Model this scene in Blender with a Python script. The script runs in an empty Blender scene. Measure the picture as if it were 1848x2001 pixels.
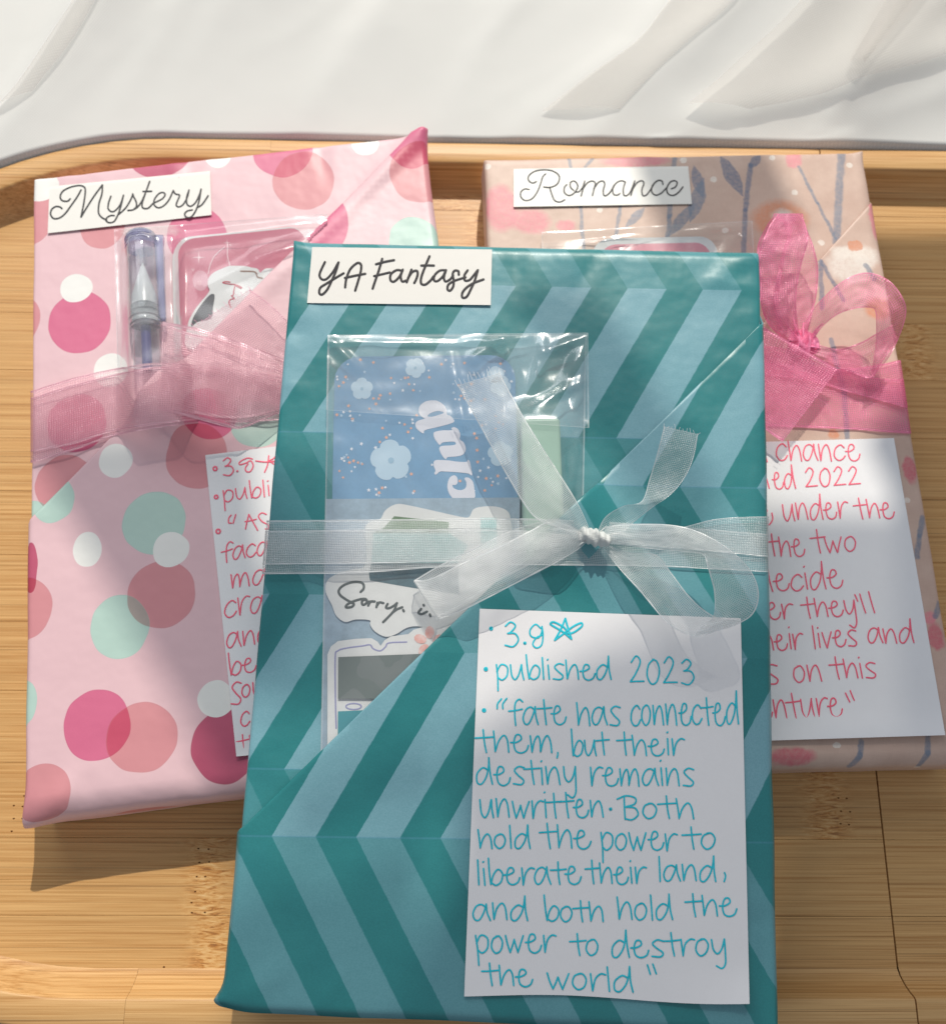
import bpy, bmesh, math, random
from mathutils import Vector, Matrix, noise
from mathutils.geometry import tessellate_polygon
random.seed(7)
scene = bpy.context.scene
MM = 0.001

# ------------------------------------------------------------ camera
F_PX, CX, CY = 2050.0, 924.0, 1000.5          # focal length and centre, measured on an 1848 x 2001 view
CAM_H = 308.0                                 # mm above the tray floor
def nrm(v): return v.normalized()
_ey = nrm(Vector((19.0, 6535.5, -F_PX)))
_b = -0.02
_ex = Vector((1.0, (-19.0 + F_PX * _b) / 6535.5, _b))
_ex = nrm(_ex - _ey * _ex.dot(_ey))
_ez = _ex.cross(_ey)
def cam_to_world(v): return Vector((v.dot(_ex), v.dot(_ey), v.dot(_ez)))
R_, U_, B_ = cam_to_world(Vector((1,0,0))), cam_to_world(Vector((0,1,0))), cam_to_world(Vector((0,0,1)))
EYE = Vector((0.0, 0.0, CAM_H))
cam_data = bpy.data.cameras.new("camera")
cam = bpy.data.objects.new("camera", cam_data)
scene.collection.objects.link(cam)
rot = Matrix((R_, U_, B_)).transposed()
cam.matrix_world = Matrix.Translation(EYE * MM) @ rot.to_4x4()
cam_data.sensor_fit = 'HORIZONTAL'; cam_data.sensor_width = 36.0
cam_data.lens = 36.0 * F_PX / 1848.0
cam_data.clip_start = 0.01; cam_data.clip_end = 50.0
cam_data.dof.use_dof = True
cam_data.dof.focus_distance = 0.262
cam_data.dof.aperture_fstop = 22.0
scene.camera = cam

# ------------------------------------------------------------ room light and the low sun through the window
world = bpy.data.worlds.new("World"); scene.world = world
world.use_nodes = True
world.node_tree.nodes["Background"].inputs[0].default_value = (0.86, 0.91, 1.0, 1)
world.node_tree.nodes["Background"].inputs[1].default_value = 0.33
SUN_DIR = nrm(Vector((-0.10, -0.93, -1.0)))          # the way the sunlight travels
def lamp(name, kind, loc, direction, energy, color, **kw):
    d = bpy.data.lights.new(name, kind); d.energy = energy; d.color = color
    for k, v in kw.items(): setattr(d, k, v)
    o = bpy.data.objects.new(name, d); scene.collection.objects.link(o)
    o.location = loc
    o.rotation_euler = direction.to_track_quat('-Z', 'Y').to_euler()
    return o
SUN_POS = Vector((0, 100, 20)) - SUN_DIR * 4000.0
lamp("sun_beam", 'SPOT', SUN_POS * 0.001, SUN_DIR, 570.0, (1.0, 0.93, 0.82),
     spot_size=math.radians(22), spot_blend=0.3, shadow_soft_size=0.020)
wl = lamp("window_light", 'AREA', Vector((-0.35, 1.15, 0.95)), Vector((0.28, -1.0, -0.85)), 6.0, (0.95, 0.97, 1.0),
     shape='RECTANGLE', size=1.1, size_y=0.8)
scene.view_settings.view_transform = 'Standard'
scene.view_settings.look = 'None'
scene.view_settings.exposure = 0.0
scene.view_settings.gamma = 1.0
scene.cycles.max_bounces = 10
scene.cycles.transparent_max_bounces = 24

# ------------------------------------------------------------ geometry helpers
def ray(x, y):
    v = Vector(((x - CX) / F_PX, (CY - y) / F_PX, -1.0))
    return cam_to_world(v)
def zoomed(x0, y0, s):
    """turns a point read in an enlarged crop of the photograph into the 1848-wide view"""
    return lambda p: ((x0 + p[0] / s) / 2.047, (y0 + p[1] / s) / 2.047)

class Plane:
    """a real flat surface (table, book cover) that measured points are laid on"""
    def __init__(self, o, n): self.o, self.n = Vector(o), nrm(Vector(n))
    def at(self, x, y, h=0.0):
        d = ray(x, y); o = self.o + self.n * h
        return EYE + d * ((o - EYE).dot(self.n) / d.dot(self.n))
    def axes(self, tl, tr):
        """cover frame: origin in the top left corner, u along the top edge, v down the cover"""
        self.O = self.at(*tl); self.ex = nrm(self.at(*tr) - self.O); self.ev = nrm(self.ex.cross(self.n))
    def uv(self, p):
        q = p - self.O; return (q.dot(self.ex), q.dot(self.ev))
    def px(self, x, y): return self.uv(self.at(x, y))
    def uvp(self, u, v, h=0.0): return self.O + self.ex * u + self.ev * v + self.n * h

class MB:
    def __init__(self): self.v, self.f, self.uvs, self.mi = [], [], [], []
    def vert(self, p, uv=(0, 0)):
        self.v.append(Vector(p)); self.uvs.append(uv); return len(self.v) - 1
    def face(self, *idx, m=0): self.f.append(idx); self.mi.append(m)
    def grid(self, rows, uvrows=None, m=0, close=False):
        ids = [[self.vert(p, uvrows[i][j] if uvrows else (j, i)) for j, p in enumerate(r)] for i, r in enumerate(rows)]
        for i in range(len(ids) - 1):
            n = len(ids[i])
            for j in range(n if close else n - 1):
                k = (j + 1) % n
                self.face(ids[i][j], ids[i + 1][j], ids[i + 1][k], ids[i][k], m=m)
        return ids
    def box(self, lo, hi, m=0):
        (x0, y0, z0), (x1, y1, z1) = lo, hi
        i = [self.vert(p, (p[0], p[1])) for p in [(x0,y0,z0),(x1,y0,z0),(x1,y1,z0),(x0,y1,z0),(x0,y0,z1),(x1,y0,z1),(x1,y1,z1),(x0,y1,z1)]]
        for a in ((0,3,2,1),(4,5,6,7),(0,1,5,4),(1,2,6,5),(2,3,7,6),(3,0,4,7)): self.face(*[i[k] for k in a], m=m)
    def build(self, name, mats, parent=None, base=None, smooth=True, uvname="UVMap"):
        me = bpy.data.meshes.new(name)
        b = base if base is not None else (Vector(parent["_base"]) if parent is not None else Vector((0, 0, 0)))
        me.from_pydata([(p - b) * MM for p in self.v], [], self.f)
        if not isinstance(mats, (list, tuple)): mats = [mats]
        for m in mats: me.materials.append(m)
        uvl = me.uv_layers.new(name=uvname)
        for poly in me.polygons:
            poly.use_smooth = smooth; poly.material_index = self.mi[poly.index]
            for li in poly.loop_indices:
                uvl.data[li].uv = self.uvs[me.loops[li].vertex_index]
        me.update()
        o = bpy.data.objects.new(name, me); scene.collection.objects.link(o)
        if parent is not None: 
            o.parent = parent
            o["_base"] = list(parent["_base"])
        else:
            o.location = b * MM; o["_base"] = list(b)
        return o

def thing(name, base, label, category, group=None):
    o = bpy.data.objects.new(name, None); scene.collection.objects.link(o)
    o.empty_display_size = 0.01
    o.location = Vector(base) * MM; o["_base"] = list(base)
    o["label"] = label; o["category"] = category
    if group: o["group"] = group
    return o
def tag(o, label, category, group=None):
    o["label"] = label; o["category"] = category
    if group: o["group"] = group
    return o

def smooth(pts, n=6, closed=False):
    """Catmull-Rom through the points"""
    P = [Vector(p) for p in pts]
    if len(P) < 3: return P
    out = []
    N = len(P)
    for i in range(N if closed else N - 1):
        p1, p2 = P[i], P[(i + 1) % N]
        p0 = P[(i - 1) % N] if (closed or i > 0) else p1 * 2 - p2
        p3 = P[(i + 2) % N] if (closed or i + 2 < N) else p2 * 2 - p1
        for k in range(n):
            t = k / n
            out.append(0.5 * ((2 * p1) + (p2 - p0) * t + (2*p0 - 5*p1 + 4*p2 - p3) * t*t + (3*p1 - p0 - 3*p2 + p3) * t**3))
    if not closed: out.append(P[-1])
    return out
def resample(pts, n):
    P = [Vector(p) for p in pts]
    L = [0.0]
    for a, b in zip(P, P[1:]): L.append(L[-1] + (b - a).length)
    out = []; j = 0
    for i in range(n):
        t = L[-1] * i / (n - 1)
        while j < len(P) - 2 and L[j + 1] < t: j += 1
        d = L[j + 1] - L[j]
        out.append(P[j].lerp(P[j + 1], 0 if d == 0 else min(1, (t - L[j]) / d)))
    return out

_sc = [0]
def stroke(mb, pts, width, fn, n=5, closed=False, sm=True, h=0.10):
    """ink line: a very shallow ridge along the path. fn(x, y, h) puts a view point on the sheet; width in mm"""
    pp = smooth(pts, n, closed) if sm else [Vector(p) for p in pts]
    _sc[0] = (_sc[0] + 1) % 7
    h = h + _sc[0] * 0.006
    W = [fn(p[0], p[1], h) for p in pp]
    q = [W[0]]
    for w in W[1:]:
        if (w - q[-1]).length > 0.03: q.append(w)
    if len(q) < 2: q = [W[0], W[0] + Vector((0.05, 0, 0))]
    nn = fn(pp[0][0], pp[0][1], 1.0) - fn(pp[0][0], pp[0][1], 0.0)
    nn = Vector((0, -0.02, 1)).normalized()
    hw = width / 2
    # round caps
    d0 = nrm(q[1] - q[0]); d1 = nrm(q[-1] - q[-2])
    caps = [(q[0] - d0 * hw * 0.95, .25), (q[0] - d0 * hw * 0.6, .78)]
    cape = [(q[-1] + d1 * hw * 0.6, .78), (q[-1] + d1 * hw * 0.95, .25)]
    seq = caps + [(p, 1.0) for p in q] + cape
    rows = []
    for i, (p, s) in enumerate(seq):
        a = seq[max(0, i - 1)][0]; b = seq[min(len(seq) - 1, i + 1)][0]
        d = b - a
        if d.length < 1e-6: d = d0
        side = nrm(nn.cross(nrm(d)))
        rows.append([p - side * hw * s - nn * 0.05, p + nn * 0.02, p + side * hw * s - nn * 0.05])
    mb.grid(rows)

def polygon(mb, outline, fn, holes=(), h=0.0, thick=0.0, sm=4, m=0, uvf=None, closed_smooth=True):
    """flat piece with a traced outline, laid on a surface, with its own thickness"""
    loops = []
    for lp in [outline] + list(holes):
        pp = smooth(lp, sm, True) if closed_smooth and sm > 1 else [Vector(p) for p in lp]
        loops.append(pp)
    L3 = [[Vector((p[0], p[1], 0)) for p in lp] for lp in loops]
    tris = tessellate_polygon(L3)
    flat = [p for lp in loops for p in lp]
    top = []
    for p in flat:
        w = fn(p[0], p[1], h + thick)
        top.append(mb.vert(w, uvf(w) if uvf else (p[0] * .1, -p[1] * .1)))
    for t in tris:
        a, b, c = (top[i] for i in t)
        n = (mb.v[b] - mb.v[a]).cross(mb.v[c] - mb.v[a])
        if n.z < 0: b, c = c, b
        mb.face(a, b, c, m=m)
    if thick > 0:
        k = 0
        for lp in loops:
            bot = [mb.vert(fn(p[0], p[1], h), (0, 0)) for p in lp]
            for i in range(len(lp)):
                j = (i + 1) % len(lp)
                mb.face(top[k + i], top[k + j], bot[j], bot[i], m=m)
            k += len(lp)

# ------------------------------------------------------------ node helpers
def srgb(r, g, b):
    f = lambda c: (c / 255 / 12.92) if c / 255 <= 0.04045 else ((c / 255 + 0.055) / 1.055) ** 2.4
    return (f(r), f(g), f(b), 1.0)
class NT:
    def __init__(self, name):
        self.m = bpy.data.materials.new(name); self.m.use_nodes = True
        self.t = self.m.node_tree; self.t.nodes.clear()
        self.out = self.t.nodes.new('ShaderNodeOutputMaterial')
    def n(self, kind, **kw):
        nd = self.t.nodes.new(kind)
        for k, v in kw.items(): setattr(nd, k, v)
        return nd
    def set(self, sock, val):
        if isinstance(val, bpy.types.NodeSocket): self.t.links.new(val, sock)
        elif val is not None:
            try: sock.default_value = val
            except Exception:
                sock.default_value = (val, val, val)
    def math(self, op, a, b=None, c=None, clamp=False):
        nd = self.n('ShaderNodeMath', operation=op, use_clamp=clamp)
        self.set(nd.inputs[0], a)
        if b is not None: self.set(nd.inputs[1], b)
        if c is not None: self.set(nd.inputs[2], c)
        return nd.outputs[0]
    def mix(self, fac, a, b, mode='MIX'):
        nd = self.n('ShaderNodeMix', data_type='RGBA', blend_type=mode)
        self.set(nd.inputs[0], fac); self.set(nd.inputs[6], a); self.set(nd.inputs[7], b)
        return nd.outputs[2]
    def coord(self, which='UV'):
        if which == 'UV':
            return self.n('ShaderNodeUVMap', uv_map="UVMap").outputs[0]
        return self.n('ShaderNodeTexCoord').outputs[which]
    def map(self, vec, scale=(1,1,1), loc=(0,0,0), rotz=0):
        nd = self.n('ShaderNodeMapping'); self.set(nd.inputs[0], vec)
        nd.inputs['Scale'].default_value = scale; nd.inputs['Location'].default_value = loc
        nd.inputs['Rotation'].default_value = (0, 0, rotz)
        return nd.outputs[0]
    def noise(self, vec, scale, detail=2, rough=0.5, dist=0.0):
        nd = self.n('ShaderNodeTexNoise'); self.set(nd.inputs['Vector'], vec)
        nd.inputs['Scale'].default_value = scale; nd.inputs['Detail'].default_value = detail
        nd.inputs['Roughness'].default_value = rough; nd.inputs['Distortion'].default_value = dist
        return nd.outputs[0]
    def ramp(self, fac, stops, interp='LINEAR'):
        nd = self.n('ShaderNodeValToRGB'); self.set(nd.inputs[0], fac)
        cr = nd.color_ramp; cr.interpolation = interp
        while len(cr.elements) < len(stops): cr.elements.new(0.5)
        for e, (p, c) in zip(cr.elements, stops):
            e.position = p; e.color = c if len(c) == 4 else (*c, 1)
        return nd.outputs[0]
    def rng(self, v, a, b, c=0.0, d=1.0):
        nd = self.n('ShaderNodeMapRange'); self.set(nd.inputs[0], v)
        for i, k in enumerate((a, b, c, d)): nd.inputs[i + 1].default_value = k
        return nd.outputs[0]
    def bump(self, height, strength, dist, normal=None):
        nd = self.n('ShaderNodeBump'); self.set(nd.inputs['Height'], height)
        nd.inputs['Strength'].default_value = strength; nd.inputs['Distance'].default_value = dist
        if normal is not None: self.set(nd.inputs['Normal'], normal)
        return nd.outputs[0]
    def pbsdf(self, color, rough=0.5, normal=None, **kw):
        nd = self.n('ShaderNodeBsdfPrincipled')
        self.set(nd.inputs['Base Color'], color); self.set(nd.inputs['Roughness'], rough)
        if normal is not None: self.set(nd.inputs['Normal'], normal)
        for k, v in kw.items(): self.set(nd.inputs[k.replace('_', ' ')], v)
        return nd.outputs[0]
    def finish(self, sh):
        self.t.links.new(sh, self.out.inputs[0]); return self.m

def paper_base(nt, obj, col, rough=0.5, bump=0.25, spec=0.35, grain=0.05):
    fine = nt.noise(nt.map(obj, (1000,)*3), 6.0, 3, 0.6)
    col = nt.mix(nt.rng(fine, 0.3, 0.7, 0.0, 1.0), nt.mix(1.0, col, (1-grain, 1-grain, 1-grain, 1), 'MULTIPLY'), col)
    big = nt.noise(nt.map(obj, (1000,)*3), 0.055, 3, 0.55)
    b1 = nt.bump(big, 0.8, 0.0006 * bump / 0.25)
    rd = nt.n('ShaderNodeTexNoise'); rd.noise_type = 'RIDGED_MULTIFRACTAL'; nt.set(rd.inputs['Vector'], nt.map(obj, (45, 45, 45))); rd.inputs['Scale'].default_value = 1.0; rd.inputs['Detail'].default_value = 2
    b1 = nt.bump(nt.rng(rd.outputs[0], 0.9, 1.5), 0.5, 0.0002 * bump / 0.25, b1)
    b2 = nt.bump(fine, 0.10, 0.0001, b1)
    return nt.pbsdf(col, rough, b2, Specular_IOR_Level=spec)

def flat_paper(name, rgb, rough=0.6, spec=0.3, grain=0.05, mottled=0.0, bump=0.12):
    nt = NT(name); o = nt.coord('Object')
    c = srgb(*rgb)
    if mottled:
        c = nt.mix(nt.rng(nt.noise(nt.map(o, (1000,)*3), 0.25, 4, 0.7), 0.35, 0.65), c, tuple(x * (1 - mottled) for x in c[:3]) + (1,))
    return nt.finish(paper_base(nt, o, c, rough, bump, spec, grain))
def ink(name, rgb, rough=0.5, var=0.40):
    nt = NT(name); o = nt.coord('Object')
    k = nt.noise(nt.map(o, (1000,)*3), 0.9, 3, 0.6)
    c = nt.mix(nt.rng(k, 0.3, 0.7), srgb(*rgb), tuple(min(1, x * (1 + var) + var * .12) for x in srgb(*rgb)[:3]) + (1,))
    return nt.finish(nt.pbsdf(c, rough, None, Specular_IOR_Level=0.25))
# ================================================================ planes of the place
TRAY = Plane((0, 0, 0), (0, 0, 1))
FRONT = Plane((0, -38, 37), (0, -14 / 200, 1))
LEFT = Plane((0, 0, 20), (0, 0, 1))
RIGHT = Plane((0, 0, 20), (0, 0, 1))
FRONT.axes((575, 466), (1483, 487)); LEFT.axes((68, 350), (820, 268)); RIGHT.axes((946, 312), (1682, 298))

# ================================================================ bamboo
def bamboo(name, light=(220, 176, 116), dark=(176, 122, 64), along='x', knuckles=True, fine=1.0):
    nt = NT(name); o = nt.coord('Object')
    info = nt.n('ShaderNodeObjectInfo')
    rnd = info.outputs['Random']
    mm = nt.map(o, (1000,) * 3)
    off = nt.n('ShaderNodeCombineXYZ'); nt.set(off.inputs[0], nt.math('MULTIPLY', rnd, 400.0)); nt.set(off.inputs[1], nt.math('MULTIPLY', rnd, 90.0))
    add = nt.n('ShaderNodeVectorMath', operation='ADD'); nt.set(add.inputs[0], mm); nt.set(add.inputs[1], off.outputs[0])
    v = add.outputs[0]
    sx, sy = (0.012, 1.0) if along == 'x' else (1.0, 0.012)
    # wobble of the fibres
    wob = nt.noise(nt.map(v, (sx * 2, sy * .05, .05)), 1.0, 2)
    a = nt.noise(nt.map(v, (sx, sy * 1.3 * fine, 1.0)), 1.0, 5, 0.62, 0.12)
    b = nt.noise(nt.map(v, (sx * 2.2, sy * 4.2 * fine, 1.0)), 1.0, 3, 0.6, 0.1)
    c = nt.noise(nt.map(v, (sx * .6, sy * .22, .3)), 1.0, 2, 0.5)
    k = nt.math('ADD', nt.math('MULTIPLY', a, 0.55), nt.math('MULTIPLY', b, 0.45))
    col = nt.ramp(k, [(0.36, srgb(*dark)), (0.45, srgb(*[(x + y) / 2 for x, y in zip(light, dark)])), (0.56, srgb(*light)), (0.70, srgb(*[min(255, x * 1.06) for x in light]))])
    col = nt.mix(nt.rng(c, 0.35, 0.65, 0.0, 0.30), col, srgb(*[x * .90 for x in light]))
    # sparse darker fibre lines
    ln = nt.noise(nt.map(v, (sx * .5, sy * 2.4, 1.0)), 1.0, 1, 0.3, 0.05)
    col = nt.mix(nt.rng(ln, 0.66, 0.74, 0.0, 0.55), col, srgb(*[x * .72 for x in dark]))
    h = k
    if knuckles:
        at = nt.n('ShaderNodeAttribute', attribute_type='OBJECT', attribute_name='knuckle')
        sep = nt.n('ShaderNodeSeparateXYZ'); nt.set(sep.inputs[0], mm)
        dx = nt.math('ABSOLUTE', nt.math('SUBTRACT', sep.outputs[0], at.outputs['Fac']))
        jit = nt.math('MULTIPLY', nt.math('SUBTRACT', nt.noise(nt.map(v, (0.02, 1.1, 1)), 1.0, 2, .7), 0.5), 9.0)
        m = nt.rng(nt.math('SUBTRACT', dx, jit), 9.0, 2.0, 0.0, 1.0)
        kn = nt.noise(nt.map(v, (0.16, 0.95, 1.0)), 1.0, 4, 0.7, 1.6)
        kc = nt.ramp(kn, [(0.34, srgb(128, 72, 28)), (0.45, srgb(196, 132, 64)), (0.55, srgb(226, 180, 116)), (0.68, srgb(238, 204, 150))])
        col = nt.mix(nt.math('MULTIPLY', m, 0.75), col, kc)
    bn = nt.bump(h, 0.35, 0.0002)
    sh = nt.pbsdf(col, nt.rng(b, 0.3, 0.7, 0.32, 0.5), bn, Specular_IOR_Level=0.45)
    return nt.finish(sh)
M_PLANK = bamboo("bamboo_strip")
M_RAIL = bamboo("bamboo_rail", light=(222, 178, 120), dark=(178, 124, 66), knuckles=False, fine=0.8)
M_GROOVE = flat_paper("dark_joint", (62, 34, 14), 0.8, 0.1)
M_PORE = flat_paper("bamboo_pore", (92, 52, 22), 0.8, 0.1)

tray = thing("bamboo_tray", (0, 90, 0), "golden bamboo serving tray with a raised rounded rim under the wrapped gifts", "tray")
Y0, Y1, XS = -32.6, 209.2, 122.8          # floor edges and the joint between the two boards
XL, XR = -208.0, 330.0
RC = 114.0                                 # corner radius of the rim
pitch = 20.3
bounds = [0.6 + pitch * i for i in range(-2, 12)]
bounds = [b for b in bounds if Y0 + 3 < b < Y1 - 3]
edges = [Y0 - 4] + bounds + [Y1 + 4]
def rim_inset(y):
    """x of the rounded corners at this y, for the left end"""
    cy0, cy1 = Y0 + RC, Y1 - RC
    d = max(0.0, cy0 - y, y - cy1); d = min(d, RC)
    return RC - math.sqrt(RC * RC - d * d)
knk = {0: -64.0, 1: -66.0, 2: -113.0, 3: -40.0, 4: -98, 5: -180, 6: 20, 7: -150, 8: 40, 9: -120, 10: -60, 11: 10}
knr = {0: 250.0, 1: 205.0, 2: 108.0, 3: 200.0, 4: 150.0, 5: 230.0, 6: 300, 7: 176, 8: 260, 9: 150, 10: 290, 11: 200}
KN_R2 = {2: 107.0}
for i, (a, b) in enumerate(zip(edges, edges[1:])):
    for side in (0, 1):
        x0, x1 = (XL, XS - 0.20) if side == 0 else (XS + 0.20, XR)
        def xin(y):
            d = max(0.0, Y0 + RC - y, y - (Y1 - RC))
            return RC - math.sqrt(max(0, (RC + 8) ** 2 - d * d))
        ea = lambda y: x0 + (xin(y) if side == 0 else 0)
        eb = lambda y: x1 - (xin(y) if side == 1 else 0)
        mb = MB()
        g = 0.03
        yy = [(a + g, -0.10), (a + g + .08, 0.0), (b - g - .08, 0.0), (b - g, -0.10), (b - g, -4.0), (a + g, -4.0)]
        c = .12
        n = len(yy)
        r0 = [Vector((ea(y), y, z)) for y, z in yy]; r1 = [Vector((eb(y) - (c if side == 0 else 0), y, z)) for y, z in yy]
        ids = mb.grid([r0, [Vector((ea(y) + c, y, z)) for y, z in yy], r1, [Vector((eb(y), y, z - (.10 if z > -1 else 0))) for y, z in yy]], close=True)
        mb.face(*ids[0]); mb.face(*reversed(ids[-1]))
        o = mb.build("plank", M_PLANK, tray, smooth=False)
        o["knuckle"] = float((knk if side == 0 else knr).get(i, 0.0)) - 0.0
        if i == 2 and side == 0: o["knuckle"] = 107.0
        if i == 2 and side == 1: o["knuckle"] = 220.0
        if i == 3 and side == 0: o["knuckle"] = -111.0
# pores at the bamboo nodes: tiny pits on the strips
pores = MB()
def pore(x, y, r=0.28):
    n = 7
    c = pores.vert((x, y, 0.03)); ring = [pores.vert((x + r * 1.2 * math.cos(t * 2 * math.pi / n), y + r * .8 * math.sin(t * 2 * math.pi / n), 0.012)) for t in range(n)]
    for t in range(n): pores.face(c, ring[t], ring[(t + 1) % n])
for (x, y) in [(1222,455),(1285,458),(1228,540),(1288,538),(1212,628),(1265,628),(1202,720),(1180,788),(1182,850),(1262,848),
               (85,190),(140,195),(85,270),(138,270),(72,348),(150,130),(1010,1185),(950,1215)]:
    X, Y = zoomed(0, 3100, 1.54)((x, y)); p = TRAY.at(X, Y); pore(p.x, p.y)
for (x, y) in [(757,490),(812,492),(775,578),(835,582),(772,662),(828,668)]:
    X, Y = zoomed(2900, 2900, 1.6727)((x, y)); p = TRAY.at(X, Y); pore(p.x, p.y)
_po = pores.build("pore_mark", M_PORE, tray); _po["kind"] = "stuff"

# rim: one profile swept round the rounded rectangle, cut into sections at the joints
PROF = [(0.0, -0.3), (0.5, 0.05), (2.0, 1.0), (4.0, 3.6), (5.5, 6.4), (6.3, 8.5), (6.7, 9.2), (7.3, 9.5), (13.6, 9.5), (14.2, 9.2), (14.5, 8.5), (14.6, -3.9), (0.0, -3.9)]
def rim_path():
    """(x, y, outward normal, tag) counter-clockwise from the joint on the far side"""
    P = []
    def line(p, q, nrm_, n):
        for i in range(n): P.append((p[0] + (q[0] - p[0]) * i / n, p[1] + (q[1] - p[1]) * i / n, nrm_))
    def arc(cx, cy, a0, a1, n=20):
        for i in range(n):
            a = math.radians(a0 + (a1 - a0) * i / n)
            P.append((cx + RC * math.cos(a), cy + RC * math.sin(a), (math.cos(a), math.sin(a))))
    line((XS, Y1), (XL + RC, Y1), (0, 1), 20); arc(XL + RC, Y1 - RC, 90, 180)
    line((XL, Y1 - RC), (XL, Y0 + RC), (-1, 0), 4); arc(XL + RC, Y0 + RC, 180, 270)
    line((XL + RC, Y0), (XS, Y0), (0, -1), 20); k1 = len(P)
    line((XS, Y0), (XR - RC, Y0), (0, -1), 6); arc(XR - RC, Y0 + RC, 270, 360)
    line((XR, Y0 + RC), (XR, Y1 - RC), (1, 0), 4); arc(XR - RC, Y1 - RC, 0, 90)
    line((XR - RC, Y1), (XS, Y1), (0, 1), 6)
    P.append((XS, Y1, (0, 1)))
    return P, k1
RP, K1 = rim_path()
def rim_section(i0, i1, gap0=0.0, gap1=0.0, hz=0.0):
    mb = MB(); rows = []
    seq = RP[i0:i1 + 1]
    for j, (x, y, n) in enumerate(seq):
        row = []
        for d, z in PROF:
            xx = x + n[0] * d; yy = y + n[1] * d
            if j == 0: xx += gap0
            if j == len(seq) - 1: xx += gap1
            row.append(Vector((xx, yy, z + (hz if z > -3 else 0))))
        rows.append(row)
    ids = mb.grid(rows, close=True)
    mb.face(*ids[0]); mb.face(*reversed(ids[-1]))
    o = mb.build("rim_rail", M_RAIL, tray)
    for p in o.data.polygons: p.use_smooth = True
    o.data.set_sharp_from_angle(angle=math.radians(50))
    return o
# scarf joints seen on the near rim and the far rim
kj = next(i for i in range(len(RP)) if RP[i][2] == (0, -1) and RP[i][0] > -90)
kf = next(i for i in range(len(RP)) if RP[i][2] == (0, 1) and RP[i][0] < -60)
rim_section(0, kf, -0.2, 0.02); rim_section(kf, kj, -0.02, -0.03, 0.04); rim_section(kj, K1, 0.03, -0.2, 0.0); rim_section(K1, len(RP) - 1, 0.2, 0.2, 0.08)

# table the tray stands on
mb = MB(); mb.grid([[(-900, -500, -4), (1000, -500, -4)], [(-900, 1300, -4), (1000, 1300, -4)]])
def dark_wood():
    nt = NT("dark_wood"); o = nt.coord('Object')
    k = nt.noise(nt.map(o, (30, 600, 100)), 1.0, 4, .6)
    return nt.finish(nt.pbsdf(nt.ramp(k, [(0.3, srgb(40, 26, 18)), (0.7, srgb(66, 44, 30))]), 0.45))
tb = mb.build("table_top", dark_wood(), None); tb["kind"] = "structure"

# ================================================================ white sheer curtain behind the tray
def sheer(name, rgb=(238, 238, 234), opac=0.93, weave_rot=0.6, trans=0.35):
    nt = NT(name); o = nt.coord('Object'); uv = nt.coord('UV')
    w1 = nt.n('ShaderNodeTexWave', wave_type='BANDS', bands_direction='X'); nt.set(w1.inputs[0], nt.map(uv, (1, 1, 1), rotz=weave_rot)); w1.inputs['Scale'].default_value = 0.42; w1.inputs['Distortion'].default_value = 0.6; w1.inputs['Detail Scale'].default_value = 0.05
    w2 = nt.n('ShaderNodeTexWave', wave_type='BANDS', bands_direction='Y'); nt.set(w2.inputs[0], nt.map(uv, (1, 1, 1), rotz=weave_rot)); w2.inputs['Scale'].default_value = 0.42; w2.inputs['Distortion'].default_value = 0.6; w2.inputs['Detail Scale'].default_value = 0.05
    w = nt.math('MULTIPLY', w1.outputs[0], w2.outputs[0])
    c = nt.mix(w, srgb(*[x * .965 for x in rgb]), srgb(*rgb))
    bn = nt.bump(w, 0.15, 0.00015, nt.bump(nt.noise(nt.map(o, (1000,)*3), 0.03, 2, .5), 0.25, 0.003))
    d = nt.pbsdf(c, 0.75, bn, Specular_IOR_Level=0.2, Sheen_Weight=0.2)
    tr = nt.n('ShaderNodeBsdfTranslucent'); nt.set(tr.inputs[0], c); nt.set(tr.inputs['Normal'], bn)
    m1 = nt.n('ShaderNodeMixShader'); m1.inputs[0].default_value = trans; nt.set(m1.inputs[1], d); nt.set(m1.inputs[2], tr.outputs[0])
    tp = nt.n('ShaderNodeBsdfTransparent')
    m2 = nt.n('ShaderNodeMixShader'); nt.set(m2.inputs[0], nt.rng(w, 0, 1, min(1, opac - .04), min(1, opac + .04))); nt.set(m2.inputs[1], tp.outputs[0]); nt.set(m2.inputs[2], m1.outputs[0])
    return nt.finish(m2.outputs[0])
M_CURTAIN = sheer("curtain_cloth", opac=1.0, trans=.10)
M_SHEER = sheer("curtain_sheer", (240, 236, 232), opac=0.42, weave_rot=1.1, trans=.6)

zr1 = zoomed(0, 0, 0.9726); zr2 = zoomed(1850, 0, 0.956)
def tpt(z, p):
    q = TRAY.at(*z(p)); return Vector((q.x, q.y))
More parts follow.
